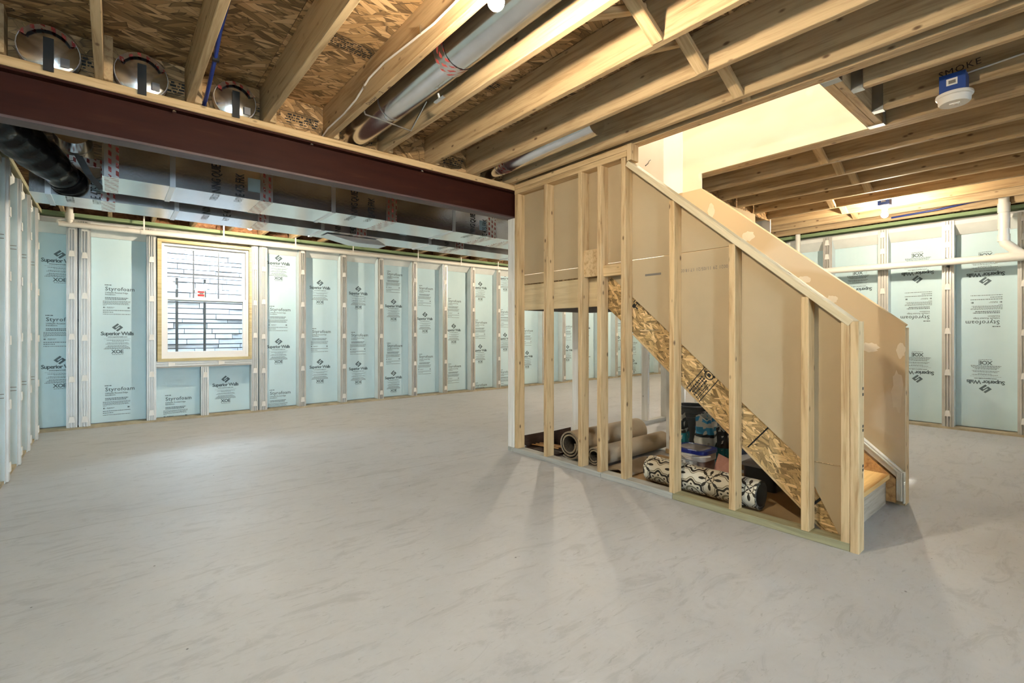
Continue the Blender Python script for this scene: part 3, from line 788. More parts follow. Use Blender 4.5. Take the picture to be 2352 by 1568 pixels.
# far side: half wall face below the sloping line, full height behind it, and the shaft wall above
YS = .75 + (2.328-1.15)/SL
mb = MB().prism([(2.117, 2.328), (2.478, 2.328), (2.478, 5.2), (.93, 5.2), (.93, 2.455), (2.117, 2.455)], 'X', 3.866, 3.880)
mb.build('drywall_panel', M['lit_drywall'], sw)
box('drywall_panel', (2.945, .93, 2.456), (2.960, 3.36, 5.2), M['drywall'], sw)
box('drywall_panel', (2.960, .930, 2.456), (3.866, .942, 5.2), M['drywall'], sw)
box('drywall_panel', (2.945, 3.36, 1.56), (6.1, 3.375, 5.2), M['plaster'], sw)
box('drywall_panel', (3.880, 2.462, 2.44), (6.1, 2.478, 5.2), M['osb'], sw)
box('drywall_panel', (6.1, 2.46, 1.56), (6.12, 3.375, 5.2), M['plaster'], sw)
box('drywall_panel', (2.90, .9, 5.2), (6.2, 3.4, 5.24), M['plaster'], sw)
box('corner_bead', (3.860, 2.29, 2.33), (3.8655, 2.478, 5.2), M['plaster'], sw)
# soffit wall closing the upper flight, seen past the half wall
box('drywall_panel', (3.99, 2.445, 1.2), (5.66, 2.46, 2.45), M['drywall'], sw)
box('drywall_panel', (5.65, 2.46, 1.2), (5.66, 3.36, 2.45), M['plaster'], sw)
m = MB().prism([(3.88, 1.54), (6.1, 3.0), (6.1, 2.9), (3.88, 1.44)], 'Y', 2.478, 3.36); m.build('upper_flight', M['plaster'], sw)
mb = MB().tube([(4.83, 3.345, 3.06), (4.86, 3.33, 3.09), (4.89, 3.33, 3.13), (4.93, 3.34, 3.15)], .006, 6); mb.build('rail_bracket', M['strap'], sw, True)

# ================================================================== THINGS
# ------------------------------------------------------------------ steel beam
bm_ = empty('steel_beam', (-.7, 3.45, 2.145), 'dark red steel beam with wooden top plate spanning under the joists', 'beam')
YF, YK = 3.385, 3.495
mb = MB().box((-.72, YF, 2.150), (3.6, YK, 2.163)); o = mb.build('bottom_flange', M['flange'], bm_)
MB().box((-.72, YF, 2.388), (3.6, YK, 2.400)).build('top_flange', M['steel'], bm_)
MB().box((-.72, 3.436, 2.163), (3.6, 3.444, 2.388)).build('web', M['steel'], bm_)
board('top_plate', (-.72, 3.44, 2.426), (2.86, 3.44, 2.426), .125, .048, M['wood'], bm_)
for x in (.28, 1.05, 1.9): MB().lathe([(.012, 0), (.012, .008), (.006, .009), (.006, .02)], (x, 3.40, 2.378), 'Z', 8).build('bolt', M['galv'], bm_)

# ------------------------------------------------------------------ stud walls around the stairs
sw1 = empty('stud_wall', (2.885, 2.0, 0), 'open wooden stud wall with sloping top plate along the near side of the stairs', 'stud wall')
XW = 2.885
def upright(yl, zt, parent, mat=M['wood'], zb=.042):
    # stud whose left edge (larger y) is yl; wide side faces along the wall
    return board('stud', (XW, yl-.019, zb), (XW, yl-.019, zt), .038, .089, mat, parent, up=(1, 0, 0))
for yl in (3.371, 2.987, 2.594, 2.399): upright(yl, 2.362, sw1)
upright(2.176, 2.36, sw1)
for yl in (1.783, 1.382, .990): upright(yl, 1.155+.858*(yl-.019-.80)-.012, sw1)
upright(.806, 1.150, sw1); 
board('end_post', (XW, .748, .0), (XW, .748, 1.155), .038, .089, M['wood'], sw1, up=(1, 0, 0))
board('top_plate', (XW, 3.372, 2.384), (XW, 2.125, 2.384), .089, .042, M['wood'], sw1)
board('top_plate', (XW, 3.372, 2.428), (XW, 2.09, 2.428), .089, .042, M['wood'], sw1)
board('king_block', (XW, 2.105, 2.33), (XW, 2.105, 2.448), .038, .089, M['wood'], sw1, up=(1, 0, 0))
# sloping plate with easement
y0, y1 = 2.135, .775
n = Vector((0, -.858, 1)).normalized()
def low(y): return 1.152+.858*(y-.80)
board('sloping_plate', Vector((XW, y0, low(y0)))+n*.019, Vector((XW, y1, low(y1)))+n*.019, .094, .038, M['slope_wood'], sw1, up=n)
board('bottom_plate', (XW, 3.39, .021), (XW, 2.365, .021), .089, .042, M['treated_grey'], sw1)
board('bottom_plate', (XW, 2.360, .021), (XW, 1.76, .021), .089, .042, M['treated_grey'], sw1)
board('bottom_plate', (XW, 1.757, .021), (XW, .768, .021), .089, .042, M['treated'], sw1)
# drywall on the stair side: back paper shows between the studs
def dw(poly, name='drywall_panel'): MB().prism(poly, 'X', 2.9302, 2.9445).build(name, M['kraft'], sw1)
def sup_z(y): return .263+.858*(y-.839)
dw([(3.36, 1.632), (3.36, 2.452), (2.13, 2.452), (2.13, low(2.13)), (1.364, low(1.364)), (1.364, 1.632)])
dw([(3.36, 1.545), (3.36, 1.626), (1.364, 1.626), (1.364, sup_z(1.364)-.02), (2.32, sup_z(2.32)-.02), (2.40, 1.545)])
dw([(1.360, low(1.360)), (.755, low(.755)), (.755, .402), (1.02, .402), (1.360, sup_z(1.360)-.02)])
dw([(1.02, .396), (.755, .396), (.755, .0), (.82, .0), (.985, .33)])
box('blocking', (2.872, 2.556, 1.535), (2.91, 2.399, 1.744), M['wood'], sw1)
board('blocking', (2.891, 2.361, 1.566), (2.891, 2.176, 1.566), .038, .085, M['wood'], sw1)
tx = text_mesh([('0021 29 11/05/21 17:18:05A', .03, 0, 0, 'CENTER', 1.0)], 'board_print', M['grey_ink'])
link('printed_text', tx, sw1, frame((2.9290, 1.60, 1.52), (0, 1, 0), (0, 0, -1)))
box('printed_text', (2.9293, 2.03, 1.50), (2.9297, 1.90, 1.515), M['grey_ink'], sw1)
for yy in (1.94,): box('corner_bead', (2.9305, .738, 0.0), (2.9475, .7465, .20), M['white_plastic'], sw1)
# lettering stamped up the end post
for i, zz in enumerate((.78, .81, .62, .60, .42, .40)):
    box('mill_stamp', (2.90, .7282, zz), (2.918, .7288, zz+.014), M['black_ink'], sw1)

sw2 = empty('stud_wall', (4.6, 3.44, 0), 'pale stud wall standing under the steel beam behind the stairs', 'stud wall')
board('end_stud', (2.86, 3.425, .042), (2.86, 3.425, 2.148), .089, .038, M['white_wood'], sw2, up=(1, 0, 0))
board('bottom_plate', (2.842, 3.425, .021), (6.6, 3.425, .021), .089, .042, M['treated_grey'], sw2)
for x in (3.325, 3.731, 4.137, 4.543, 4.95, 5.356, 5.762, 6.17):
    board('stud', (x, 3.425, .042), (x, 3.425, 1.50), .089, .038, M['white_wood'], sw2, up=(1, 0, 0))
board('top_plate', (2.88, 3.425, 1.52), (6.6, 3.425, 1.52), .089, .04, M['wood'], sw2)

# far half wall
hw = empty('stair_half_wall', (3.92, 1.5, 0), 'tan drywall half wall with sloping top on the far side of the stairs', 'half wall')
def half_low(y): return .44+.858*(y-.955)-.08
MB().prism([(.745, .0), (.745, 1.150), (2.117, slope_z(2.117)), (2.117, 2.328), (2.478, 2.328), (2.478, 1.50), (2.25, 1.47), (.90, .30), (.80, .0)], 'X', 3.866, 3.880).build('drywall_panel', M['drywall'], hw)
def mud(y, z_, ry_, rz_, parent, seed):
    # feathered joint-compound patch, a millimetre proud of the paper
    rr2 = random.Random(seed); n_ = 18
    ring_ = [((ry_*(1+rr2.uniform(-.22, .22)))*math.cos(2*math.pi*k/n_), (rz_*(1+rr2.uniform(-.22, .22)))*math.sin(2*math.pi*k/n_)) for k in range(n_)]
    vs_ = [(3.8652, y, z_)] + [(3.8656, y+.8*a, z_+.8*b) for a, b in ring_] + [(3.8661, y+a, z_+b) for a, b in ring_]
    fs_ = [(0, 1+k, 1+(k+1) % n_) for k in range(n_)] + [(1+k, 1+n_+k, 1+n_+(k+1) % n_, 1+(k+1) % n_) for k in range(n_)]
    mesh('mud_patch', vs_, fs_, M['mud'], parent, True)
M['mud'] = plain('joint_compound', (.70, .60, .44), .8, var=.06, vscale=9)
for i_, (y, z_, a, b) in enumerate(((.768, .985, .022, .05), (.93, 1.0, .05, .035), (.785, .72, .028, .14), (1.33, 1.48, .05, .03), (1.15, 1.33, .035, .03), (1.72, 1.86, .05, .04), (2.03, 2.12, .03, .06))): mud(y, z_, a, b, hw, i_)
for yl in (2.45, 2.05, 1.65, 1.25): board('stud', (3.93, yl, .042), (3.93, yl, slope_z(yl)-.06), .038, .089, M['white_wood'] if yl > 1.9 else M['wood'], hw, up=(1, 0, 0))
board('end_stud', (3.925, .765, 0), (3.925, .765, 1.13), .038, .089, M['wood'], hw, up=(1, 0, 0))
nn = Vector((0, -SL, 1)).normalized()
board('sloping_plate', Vector((3.925, 2.11, slope_z(2.11)))-nn*.019, Vector((3.925, .75, slope_z(.75)))-nn*.019, .089, .036, M['wood'], hw, up=nn)
board('bottom_plate', (3.925, 2.47, .021), (3.925, .79, .021), .089, .042, M['wood'], hw)

# ------------------------------------------------------------------ staircase
sc_ = empty('staircase', (3.4, 1.6, 0), 'rough basement staircase with osb stringers rising to a landing', 'staircase')
def stringer(x0, x1, drop=0.0):
    # local x runs up the slope so the strands follow the board
    pts = [(2.40, 1.535), (2.32, 1.535), (.839, .263), (.80, .20), (.80, .0), (.865, .0), (2.155, 1.107), (2.40, 1.305)]
    if drop: pts = [(2.40, 1.30), (.95, .06), (.95, .0), (1.05, .0), (2.40, 1.12)]
    o = Vector(((x0+x1)/2, 1.6, .75)); ux = Vector((0, 1, .858)).normalized(); uy = Vector((0, -.858, 1)).normalized()
    F_ = frame(o, ux, uy); Fi = F_.inverted()
    q = [Fi @ Vector(((x0+x1)/2, p[0], p[1])) for p in pts]
    return MB().prism([(p.x, p.y) for p in q], 'Z', (x0-x1)/2, (x1-x0)/2).build('stringer', M['osb_light'], sc_, mx=F_)
s1 = stringer(2.9455, 2.980); s2 = stringer(3.780, 3.820, 1.0)
# top and bottom edge caps of the near stringer
for off in (0.0,):
    board('stringer_edge', (2.9632, .87, sup_z(.87)-.298), (2.9632, 2.15, sup_z(2.15)-.298), .034, .014, M['wood'], s1, up=n)
rise, run = .1925, .2245
for i in range(8):
    yf = .835+run*i; zt = rise*(i+1)
    if i < 7:
        box('tread', (2.982, yf-.02, zt-.028), (3.820, yf+run+.01, zt), M['fir'] if i else wood('first_tread', (.72, .46, .18), (.60, .34, .12), knots=0, tint=.02), sc_)
    box('riser', (2.982, yf, zt-rise), (3.820, yf+.018, zt-.028), M['riser_wood'] if i == 0 else M['osb_light'], sc_)
# skirt with cap moulding on the far side
sk = MB().prism([(.785, .02), (.785, .165), (2.2, .165+.858*1.415), (2.2, -.06+.858*1.415), (.86, .02)], 'X', 3.824, 3.866).build('skirt_board', M['fir'], sc_)
board('cap_moulding', (3.846, .768, .200), (3.846, 2.2, .200+.858*1.432), .040, .05, M['pine_trim'], sk, up=n)
board('cap_moulding', (3.842, .762, .205), (3.842, 2.2, .205+.858*1.438), .048, .012, M['pine_trim'], sk, up=n)
board('end_moulding', (3.846, .768, .035), (3.846, .768, .215), .030, .05, M['pine_trim'], sk, up=(1, 0, 0))
board('end_moulding', (3.850, .748, .02), (3.850, .748, .215), .010, .036, M['pine_trim'], sk, up=(1, 0, 0))
# landing
for i, x in enumerate((2.965, 3.26, 3.56, 3.845)):
    board('landing_joist', (x, 2.42, 1.42), (x, 3.36, 1.42), .038, .232, M['slope_wood'] if i == 0 else M['wood'], sc_)
board('landing_rim', (2.95, 2.405, 1.42), (3.866, 2.405, 1.42), .038, .232, M['fir'], sc_)
box('landing_deck', (2.946, 2.33, 1.538), (3.866, 3.36, 1.556), M['osb'], sc_)
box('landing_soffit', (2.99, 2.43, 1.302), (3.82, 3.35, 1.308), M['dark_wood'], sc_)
# printed stamp on the near stringer
xs = 2.9448
ex, ey = Vector((0, -1, -.858)).normalized(), Vector((0, -.858, 1)).normalized()
def on_str(y, dz): return Vector((xs, y, sup_z(y)-dz))
F1 = frame(on_str(1.60, .145), -ey, ex)      # local X runs across the board, local Y runs down the stairs
m = MB()
def bar(x0, y0, x1, y1): m.add([(x0, y0, 0), (x1, y0, 0), (x1, y1, 0), (x0, y1, 0)], [(0, 1, 2, 3)])
bar(-.10, -.062, .11, -.056); bar(-.10, .056, .11, .062); bar(-.106, -.05, -.10, .05)
rr = random.Random(5)
for i, yy in enumerate((-.032, -.014, .006)):
    x = -.03
    while x < .095:
        w = rr.uniform(.006, .016); bar(x, yy-.006, x+w, yy+.006); x += w+.003
for i, yy in enumerate((.028, .040)):
    x = -.02
    while x < .095:
        w = rr.uniform(.005, .02); bar(x, yy-.003, x+w, yy+.003); x += w+.004
for k in range(16):
    a0, a1 = k*math.pi/8, (k+1)*math.pi/8
    q = [(-.066+r*math.cos(a)*.8, -.004+r*math.sin(a), 0) for r, a in ((.034, a0), (.034, a1), (.026, a1), (.026, a0))]; m.add(q, [(0, 1, 2, 3)])
bar(-.078, -.016, -.056, .008); bar(-.092, .02, -.076, .034); bar(-.07, -.05, -.062, -.03)
m.build('mill_stamp', M['black_ink'], s1, mx=F1)
F2 = frame(on_str(2.12, .06), -ey, ex); m = MB(); bar(-.045, -.03, .0, -.022); bar(.0, -.02, .03, .0); bar(-.02, -.015, -.012, .03); bar(-.05, .0, .03, .006); bar(.01, .0, .02, .035)
m.build('mill_stamp', M['black_ink'], s1, mx=F2)
for (ya, za, yb, zb, w) in ((1.262, .03, 1.255, .03, 0),):
    pass
for y in (1.185, .86):
    p = on_str(y, .0); q = p - ey*.20
    board('marker_line', p-ey*.005, q if y > 1 else p-ey*.17, .001, .007 if y > 1 else .012, M['strap'], s1, up=ex)
box('seam_line', (2.9446, 2.09, 1.115), (2.9452, 1.93, 1.118), M['grey_ink'], s1)

# ------------------------------------------------------------------ ducts
def trunk(name, label, x0, x1, y0, y1, zb, zt, seams, tapes, words, side_label):
    d = empty(name, (x0, (y0+y1)/2, zb), label, 'duct')
    cuts = [x0] + sorted(seams) + [x1]
    for a, b in zip(cuts[:-1], cuts[1:]):
        box('duct_section', (a+.002, y0, zb), (b-.002, y1, zt), M['foil'], d)
    for s in seams:
        mb = MB(); w = .016
        mb.box((s-w, y0-.006, zb-.006), (s+w, y0, zt)); mb.box((s-w, y0, zb-.006), (s+w, y1+.006, zb)); mb.box((s-w, y1, zb), (s+w, y1+.006, zt))
        mb.build('seam_flange', M['foil_seam'], d)
    for t, w in tapes:
        mb = MB(); mb.box((t-w/2, y0-.0025, zb-.0025), (t+w/2, y0, zt)); mb.box((t-w/2, y0, zb-.0025), (t+w/2, y1, zb))
        mb.build('foil_tape', M['tape'], d)
    for s in seams:
        pass
    mb = MB().box((x0, y0-.002, zt-.06), (x1, y0, zt)); mb.build('foil_tape', M['tape'], d)
    for x in words:
        for wd, dx, up_ in (('NING QUIET R', 0, .006), ('E 475 FRK', .155, .006)):
            w1 = text_mesh([(wd, .085, 0, 0, 'LEFT', .95)], 'front_'+wd, M['black_ink'])
            link('printed_text', w1, d, frame((x+dx, y0-.0042, zb+up_), (0, 0, 1), (-1, 0, 0)) @ Matrix.Diagonal((.50, 1, 1, 1)))
        for wd, dx in (('OWENS COR', 0), ('R-4.3 TYP', .155)):
            w2 = text_mesh([(wd, .07, 0, 0, 'RIGHT', .95)], 'under_'+wd, M['black_ink'])
            link('printed_text', w2, d, frame((x+dx, y0+.006, zb-.0042), (0, -1, 0), (-1, 0, 0)) @ Matrix.Diagonal((.50, 1, 1, 1)))
    for x in side_label: box('paper_label', (x, y0-.004, zb+.06), (x+.085, y0-.0005, zb+.16), plain('pale_blue_label', (.30, .42, .48), .6), d)
    return d
trunk('air_duct', 'foil faced rectangular duct nearest behind the red steel beam', -.05, 4.6, 4.11, 4.575, 2.12, 2.445, [.33, 1.45, 2.66, 3.9], [(.0, .075), (.93, .09), (1.98, .1), (3.15, .1), (3.45, .1)], [.62, 1.66, 2.92], [.80, 2.98])
trunk('air_duct', 'foil faced rectangular duct running farther back above the window wall', -.46, 5.2, 4.895, 5.30, 2.12, 2.43, [-.36, .42, 1.62, 2.84, 4.2], [(-.02, .085), (1.08, .09), (2.02, .11), (3.25, .12)], [-.22, .66, 1.80, 3.10], [-.12, .93, 2.45])
# sheet flag hanging below the far duct
fl = MB().prism([(1.70, 2.112), (2.25, 2.112), (2.35, 2.06), (2.0, 2.055)], 'Y', 5.0, 5.22).build('loose_foil_flap', M['foil_seam']); tag(fl, 'loose foil flap hanging under the far duct', 'foil')

# take-off caps in the first three joist bays over the beam
def takeoff(cx, label, w):
    t = empty('capped_duct', (cx, 3.42, 2.50), label, 'duct cap', 'capped round ducts above the beam')
    cz, yF = 2.535, 3.385
    r = w/2
    m = MB().lathe([(r*.98, .12), (r, .02), (r, .0), (r*.93, -.006), (0.0001, -.008)], (cx, yF, cz), 'Y', 28); m.build('metal_cap', M['galv'], t, True)
    vs = []; fs = []; sg = 12
    for i in range(sg+1):
        a = math.radians(25+130*i/sg)
        for rr_, yy in ((r*1.0, yF-.012), (r*.78, yF-.017), (r*1.05, yF+.03)):
            vs.append((cx+rr_*math.cos(a)*(1+.02*math.sin(i*3)), yy, cz+rr_*math.sin(a)))
    for i in range(sg): a = i*3; fs += [(a, a+1, a+4, a+3), (a, a+3, a+5, a+2)]
    mesh('foil_tape', vs, fs, M['tape'], t, True)
    MB().lathe([(r*1.03, .0), (r*1.045, .01), (r*1.045, .05)], (cx, yF, cz), 'Y', 28).build('foil_collar', M['foil_seam'], t, True)
    MB().box((cx-.020, yF-.022, cz-r*.98), (cx+.020, yF-.016, cz+r*.45)).build('black_strap', M['strap'], t)
    box('paper_label', (cx+.045, yF-.0195, cz-.075), (cx+.080, yF-.0165, cz-.030), M['lid_grey'], t)
takeoff(-.245, 'capped round duct over the beam nearest the left wall', .235)
takeoff(.130, 'capped round duct over the beam between the first two pale joists', .235)
takeoff(.590, 'capped round duct over the beam right of the blue tube', .225)

# round pipes along the joist bays
def round_duct(pts, r, label, tapes, seams):
    d = empty('round_duct', pts[0], label, 'duct')
    MB().tube(pts, r, 28).build('pipe', M['galv'], d, True)
    for p0, p1 in tapes: MB().tube([p0, p1], r+.003, 28, cap=False).build('foil_tape', M['tape'], d, True)
    for p0 in seams: MB().tube([p0, (p0[0], p0[1]+.008, p0[2])], r+.003, 28, cap=False).build('seam_ring', M['foil_seam'], d, True)
    return d
PX, PZ, PR = 1.372, 2.552, .098
rd = round_duct([(PX, -2.6, PZ), (PX, 3.6, PZ)], PR, 'long galvanised round duct hung between joists above the light bulb', [((PX, 2.07, PZ), (PX, 2.16, PZ))], [(PX, 2.83, PZ), (PX, 1.35, PZ)])
MB().tube([(PX-.19, 2.84, PZ-.07), (PX-.17, 2.86, PZ-.105), (PX+.165, 2.90, PZ-.105), (PX+.172, 2.70, PZ+.02)], .006, 6).build('hanger_wire', M['galv'], rd, True)
m = MB().tube([(PX+.05, 2.36, PZ-.10), (PX+.06, 2.36, PZ-.13)], .008, 8); m.box((PX+.045, 2.30, PZ-.14), (PX+.062, 2.40, PZ-.132)); m.build('damper_handle', M['galv'], rd)
round_duct([(2.60, 2.2, 2.565), (2.60, 3.6, 2.55)], .085, 'short galvanised round duct in the bay beside the stair trimmer', [((2.60, 3.14, 2.555), (2.60, 3.22, 2.555))], [(2.6, 3.26, 2.555)])
round_duct([(-.22, 4.62, 2.55), (-.22, 6.2, 2.55)], .11, 'galvanised round duct behind the beam above the black flexible duct', [], [(-.22, 4.9, 2.55)])

# black flexible duct
fx = empty('flex_duct', (-.3, 4.8, 2.2), 'glossy black flexible duct drooping behind the beam at the left wall', 'duct')
pts = [(-.56, 3.50, 2.315), (-.545, 3.75, 2.31), (-.50, 4.0, 2.30), (-.43, 4.25, 2.29), (-.35, 4.48, 2.265), (-.285, 4.66, 2.235), (-.245, 4.80, 2.21)]
rs_ = [.105, .112, .118, .122, .120, .098, .102]
def wob(pts, rs):
    out = []; ro = []
    for i in range(len(pts)-1):
        for j in range(5):
            t = j/5; p = Vector(pts[i]).lerp(Vector(pts[i+1]), t); out.append(p); ro.append((rs[i]*(1-t)+rs[i+1]*t)*(1+.035*math.sin(9*(i+t)) + R.uniform(-.012, .012)))
    out.append(Vector(pts[-1])); ro.append(rs[-1]); return out, ro
a, b = wob(pts, rs_); MB().tube(a, b, 26).build('jacket', M['black_poly'], fx, True)
a, b = wob([(-.262, 4.74, 2.225), (-.235, 4.79, 2.20), (-.228, 4.825, 2.185)], [.100, .108, .09]); MB().tube(a, b, 26).build('boot_end', M['black_poly'], fx, True)
mesh('strap', [(-.205, 4.60, 2.36), (-.160, 4.60, 2.36), (-.105, 4.62, 2.24), (-.15, 4.62, 2.24), (-.03, 4.66, 2.155), (-.075, 4.66, 2.15), (-.205, 4.603, 2.36), (-.160, 4.603, 2.36), (-.105, 4.623, 2.24), (-.15, 4.623, 2.24), (-.03, 4.663, 2.155), (-.075, 4.663, 2.15)],
     [(0, 1, 2, 3), (3, 2, 4, 5), (7, 6, 9, 8), (8, 9, 11, 10), (0, 6, 7, 1), (1, 7, 8, 2), (2, 8, 10, 4), (4, 10, 11, 5), (5, 11, 9, 3), (3, 9, 6, 0)], M['strap'], fx)

# ------------------------------------------------------------------ pipes, tubing, cable
p1 = empty('drain_pipe', (-.45, 7.28, 2.32), 'white plastic pipe running along the top of the window wall', 'pipe')
MB().tube([(-.45, 7.285, 2.305), (6.5, 7.285, 2.345), (12.0, 7.285, 2.37)], .031, 14).build('pipe_run', M['pvc'], p1, True)
MB().tube([(-.36, 7.285, 2.305), (-.36, 7.285, 2.45), (-.36, 7.285, 2.60)], .031, 14).build('riser', M['pvc'], p1, True)
MB().tube([(-.36, 7.285, 2.36), (-.36, 7.285, 2.43)], .039, 14).build('coupling', M['pvc'], p1, True)
for x in (.30, 1.13, 2.02, 2.86, 3.98, 4.85, 5.7): 
    MB().tube([(x-.03, 7.285, 2.305+.0058*(x+.45)), (x+.03, 7.285, 2.305+.0058*(x+.45))], .036, 14).build('coupling', M['pvc'], p1, True)
    box('hanger_strap', (x-.008, 7.25, 2.31), (x+.008, 7.254, 2.50), M['white_plastic'], p1)
p2 = empty('drain_pipe', (7.2, .575, 2.45), 'white plastic drain with elbow and long branch pipe on the right wall', 'pipe')
MB().tube([(7.22, .573, 2.62), (7.22, .573, 2.07)], .043, 20).build('stack', M['pvc'], p2, True)
for za, zb, r in ((2.46, 2.36, .050), (2.345, 2.19, .048), (2.13, 2.06, .050)): MB().tube([(7.22, .573, za), (7.22, .573, zb)], r, 20).build('coupling', M['pvc'], p2, True)
MB().tube([(7.22, .573, 2.08), (7.22, .565, 2.04), (7.22, .53, 2.0), (7.22, .49, 1.955), (7.22, .44, 1.91), (7.22, .38, 1.90)], .044, 20).build('elbow', M['pvc'], p2, True)
MB().tube([(7.22, .60, 1.888), (7.22, 2.75, 1.912)], .039, 20).build('branch_pipe', M['pvc'], p2, True)
MB().tube([(7.22, -2.6, 1.86), (7.22, .62, 1.888)], .044, 20).build('branch_pipe', M['pvc'], p2, True)
MB().tube([(7.22, .64, 1.888), (7.22, .40, 1.888)], .049, 20).build('tee', M['pvc'], p2, True)
for y in (1.03, -.2): box('pipe_hanger', (7.21, y-.006, 1.84), (7.36, y+.006, 1.94), M['strap'], p2)
p3 = empty('vent_pipe', (7.2, 2.58, 1.4), 'thin white vertical pipe on the right wall partly hidden by the half wall', 'pipe')
MB().tube([(7.305, 2.58, 1.0), (7.305, 2.58, 2.60)], .03, 14).build('pipe_run', M['pvc'], p3, True); MB().tube([(7.305, 2.58, 2.10), (7.305, 2.58, 2.18)], .037, 14).build('coupling', M['pvc'], p3, True)

c1 = empty('cable', (1.14, 2.5, 2.55), 'white electrical cable sagging along the side of a joist by the round duct', 'cable')
MB().tube([(1.142, 3.47, 2.475), (1.142, 3.35, 2.50), (1.142, 3.05, 2.497), (1.142, 2.85, 2.515), (1.142, 2.66, 2.566), (1.142, 2.46, 2.57), (1.142, 2.2, 2.545), (1.142, 1.93, 2.523), (1.142, 1.6, 2.53), (1.142, 1.4, 2.50)], .0055, 8).build('sheath', M['cable'], c1, True)
for y in (2.72, 2.05): box('staple', (1.134, y-.003, 2.53), (1.148, y+.003, 2.57), M['galv'], c1)
c2 = empty('cable', (3.58, 0, 2.5), 'grey cable stapled along the joist behind the smoke alarm', 'cable')
MB().tube([(3.582, .43, 2.512), (3.580, .15, 2.528), (3.580, -.3, 2.54), (3.580, -1.2, 2.55)], .005, 8).build('sheath', M['cable'], c2, True)
box('staple', (3.572, .17, 2.517), (3.588, .178, 2.54), M['strap'], c2)
t1 = empty('water_tube', (.42, 3.0, 2.55), 'blue water tube strapped down the side of a joist over the beam', 'tube')
MB().tube([(.430, 3.46, 2.47), (.428, 3.30, 2.485), (.426, 3.0, 2.562), (.424, 2.83, 2.63), (.424, 2.6, 2.67), (.424, 2.0, 2.672)], .0105, 10).build('tube_run', M['blue_pex'], t1, True)
for y, zz in ((2.99, 2.566), (3.43, 2.475)): box('clamp', (.412, y-.012, zz-.016), (.444, y+.012, zz+.016), M['strap'], t1)
t2 = empty('water_tube', (7.0, .9, 2.47), 'blue water tube running along a joist by the right wall lamp', 'tube')
MB().tube([(7.20, 1.52, 2.475), (7.19, 1.1, 2.49), (7.17, .82, 2.515), (7.165, .70, 2.52)], .011, 10).build('tube_run', M['blue_pex'], t2, True)

# ------------------------------------------------------------------ bare bulb lamps
def lamp(x, y, label, side, zb=2.272, power=1.0, boxy=True, bm='bulb'):
    t = empty('lamp_holder', (x, y, JZ), label, 'lamp', 'bare bulb lamp holders')
    s = side
    if boxy:
        m = MB().box((x-.05, y-.05, zb+.100), (x+.05, y+.05, zb+.180)); m.build('junction_box', M['blue_box'], t)
        box('box_label', (x-.0515, y-.02, zb+.125), (x-.0502, y+.02, zb+.150), M['white_plastic'], t)
        if s: box('mounting_tab', (min(x+.05*s, x+.099*s), y-.03, zb+.15), (max(x+.05*s, x+.099*s), y+.03, zb+.178), M['blue_box'], t)
    MB().lathe([(.055, .100), (.056, .092), (.045, .078), (.026, .062), (.024, .046)], (x, y, zb), 'Z', 24).build('lampholder', M['porcelain'], t, True)
    prof = [(.0135, .056), (.0145, .040)]
    for i in range(9):
        a = math.radians(60 - 150*i/8); prof.append((BR*math.cos(a) if i < 8 else .0003, BR*math.sin(a)))
    MB().lathe(prof, (x, y, zb), 'Z', 20).build('bulb', M[bm], t, True)
    return t
lamp(1.048, 1.346, 'lit bare bulb hanging below the joists beside the long round duct', 1)
lamp(6.164, 1.357, 'lit bare bulb with blue box near the right wall above the pipe', -1, 2.318, bm='bulb_dim')
lamp(1.276, 6.45, 'lit bare bulb behind the far duct near the window', 0, 2.36)
lamp(5.559, 5.6, 'bare bulb in the long room behind the stairs', 1)
lamp(9.216, 5.6, 'bare bulb at the far end of the long room', 1)
lamp(3.08, 1.06, 'bare bulb added high in the upper stairwell to brighten the shaft', 0, 5.018, bm='bulb_fill')  # unseen bulb added to light the shaft drywall
lamp(5.0, 3.22, 'bare bulb added above the upper stair flight to whiten the end wall', 0, 5.018, bm='bulb_fill')  # second unseen bulb, added to light the white end wall

# ------------------------------------------------------------------ smoke alarm
sm = empty('smoke_alarm', (3.535, .47, 2.36), 'white round smoke alarm on a blue box under a joist', 'smoke alarm')
box('junction_box', (3.478, .418, 2.398), (3.588, .525, 2.495), M['blue_box'], sm)
lb = box('box_label', (3.4768, .450, 2.432), (3.4779, .495, 2.468), M['white_plastic'], sm); box('label_print', (3.4760, .457, 2.440), (3.4766, .486, 2.458), M['grey_ink'], lb)
MB().lathe([(.0001, .034), (.078, .034), (.080, .026), (.078, .020), (.070, .016)], (3.535, .47, 2.364), 'Z', 32).build('base_ring', M['white_plastic'], sm, True)
MB().lathe([(.070, .018), (.068, -.010), (.062, -.018), (.0001, -.019)], (3.535, .47, 2.364), 'Z', 32).build('body', M['white_plastic'], sm, True)
box('test_button', (3.512, .445, 2.340), (3.552, .488, 2.3465), M['white_plastic'], sm)
MB().lathe([(.012, .0), (.010, -.004), (.0001, -.004)], (3.522, .462, 2.340), 'Z', 14).build('sensor_dimple', M['tub'], sm, True)

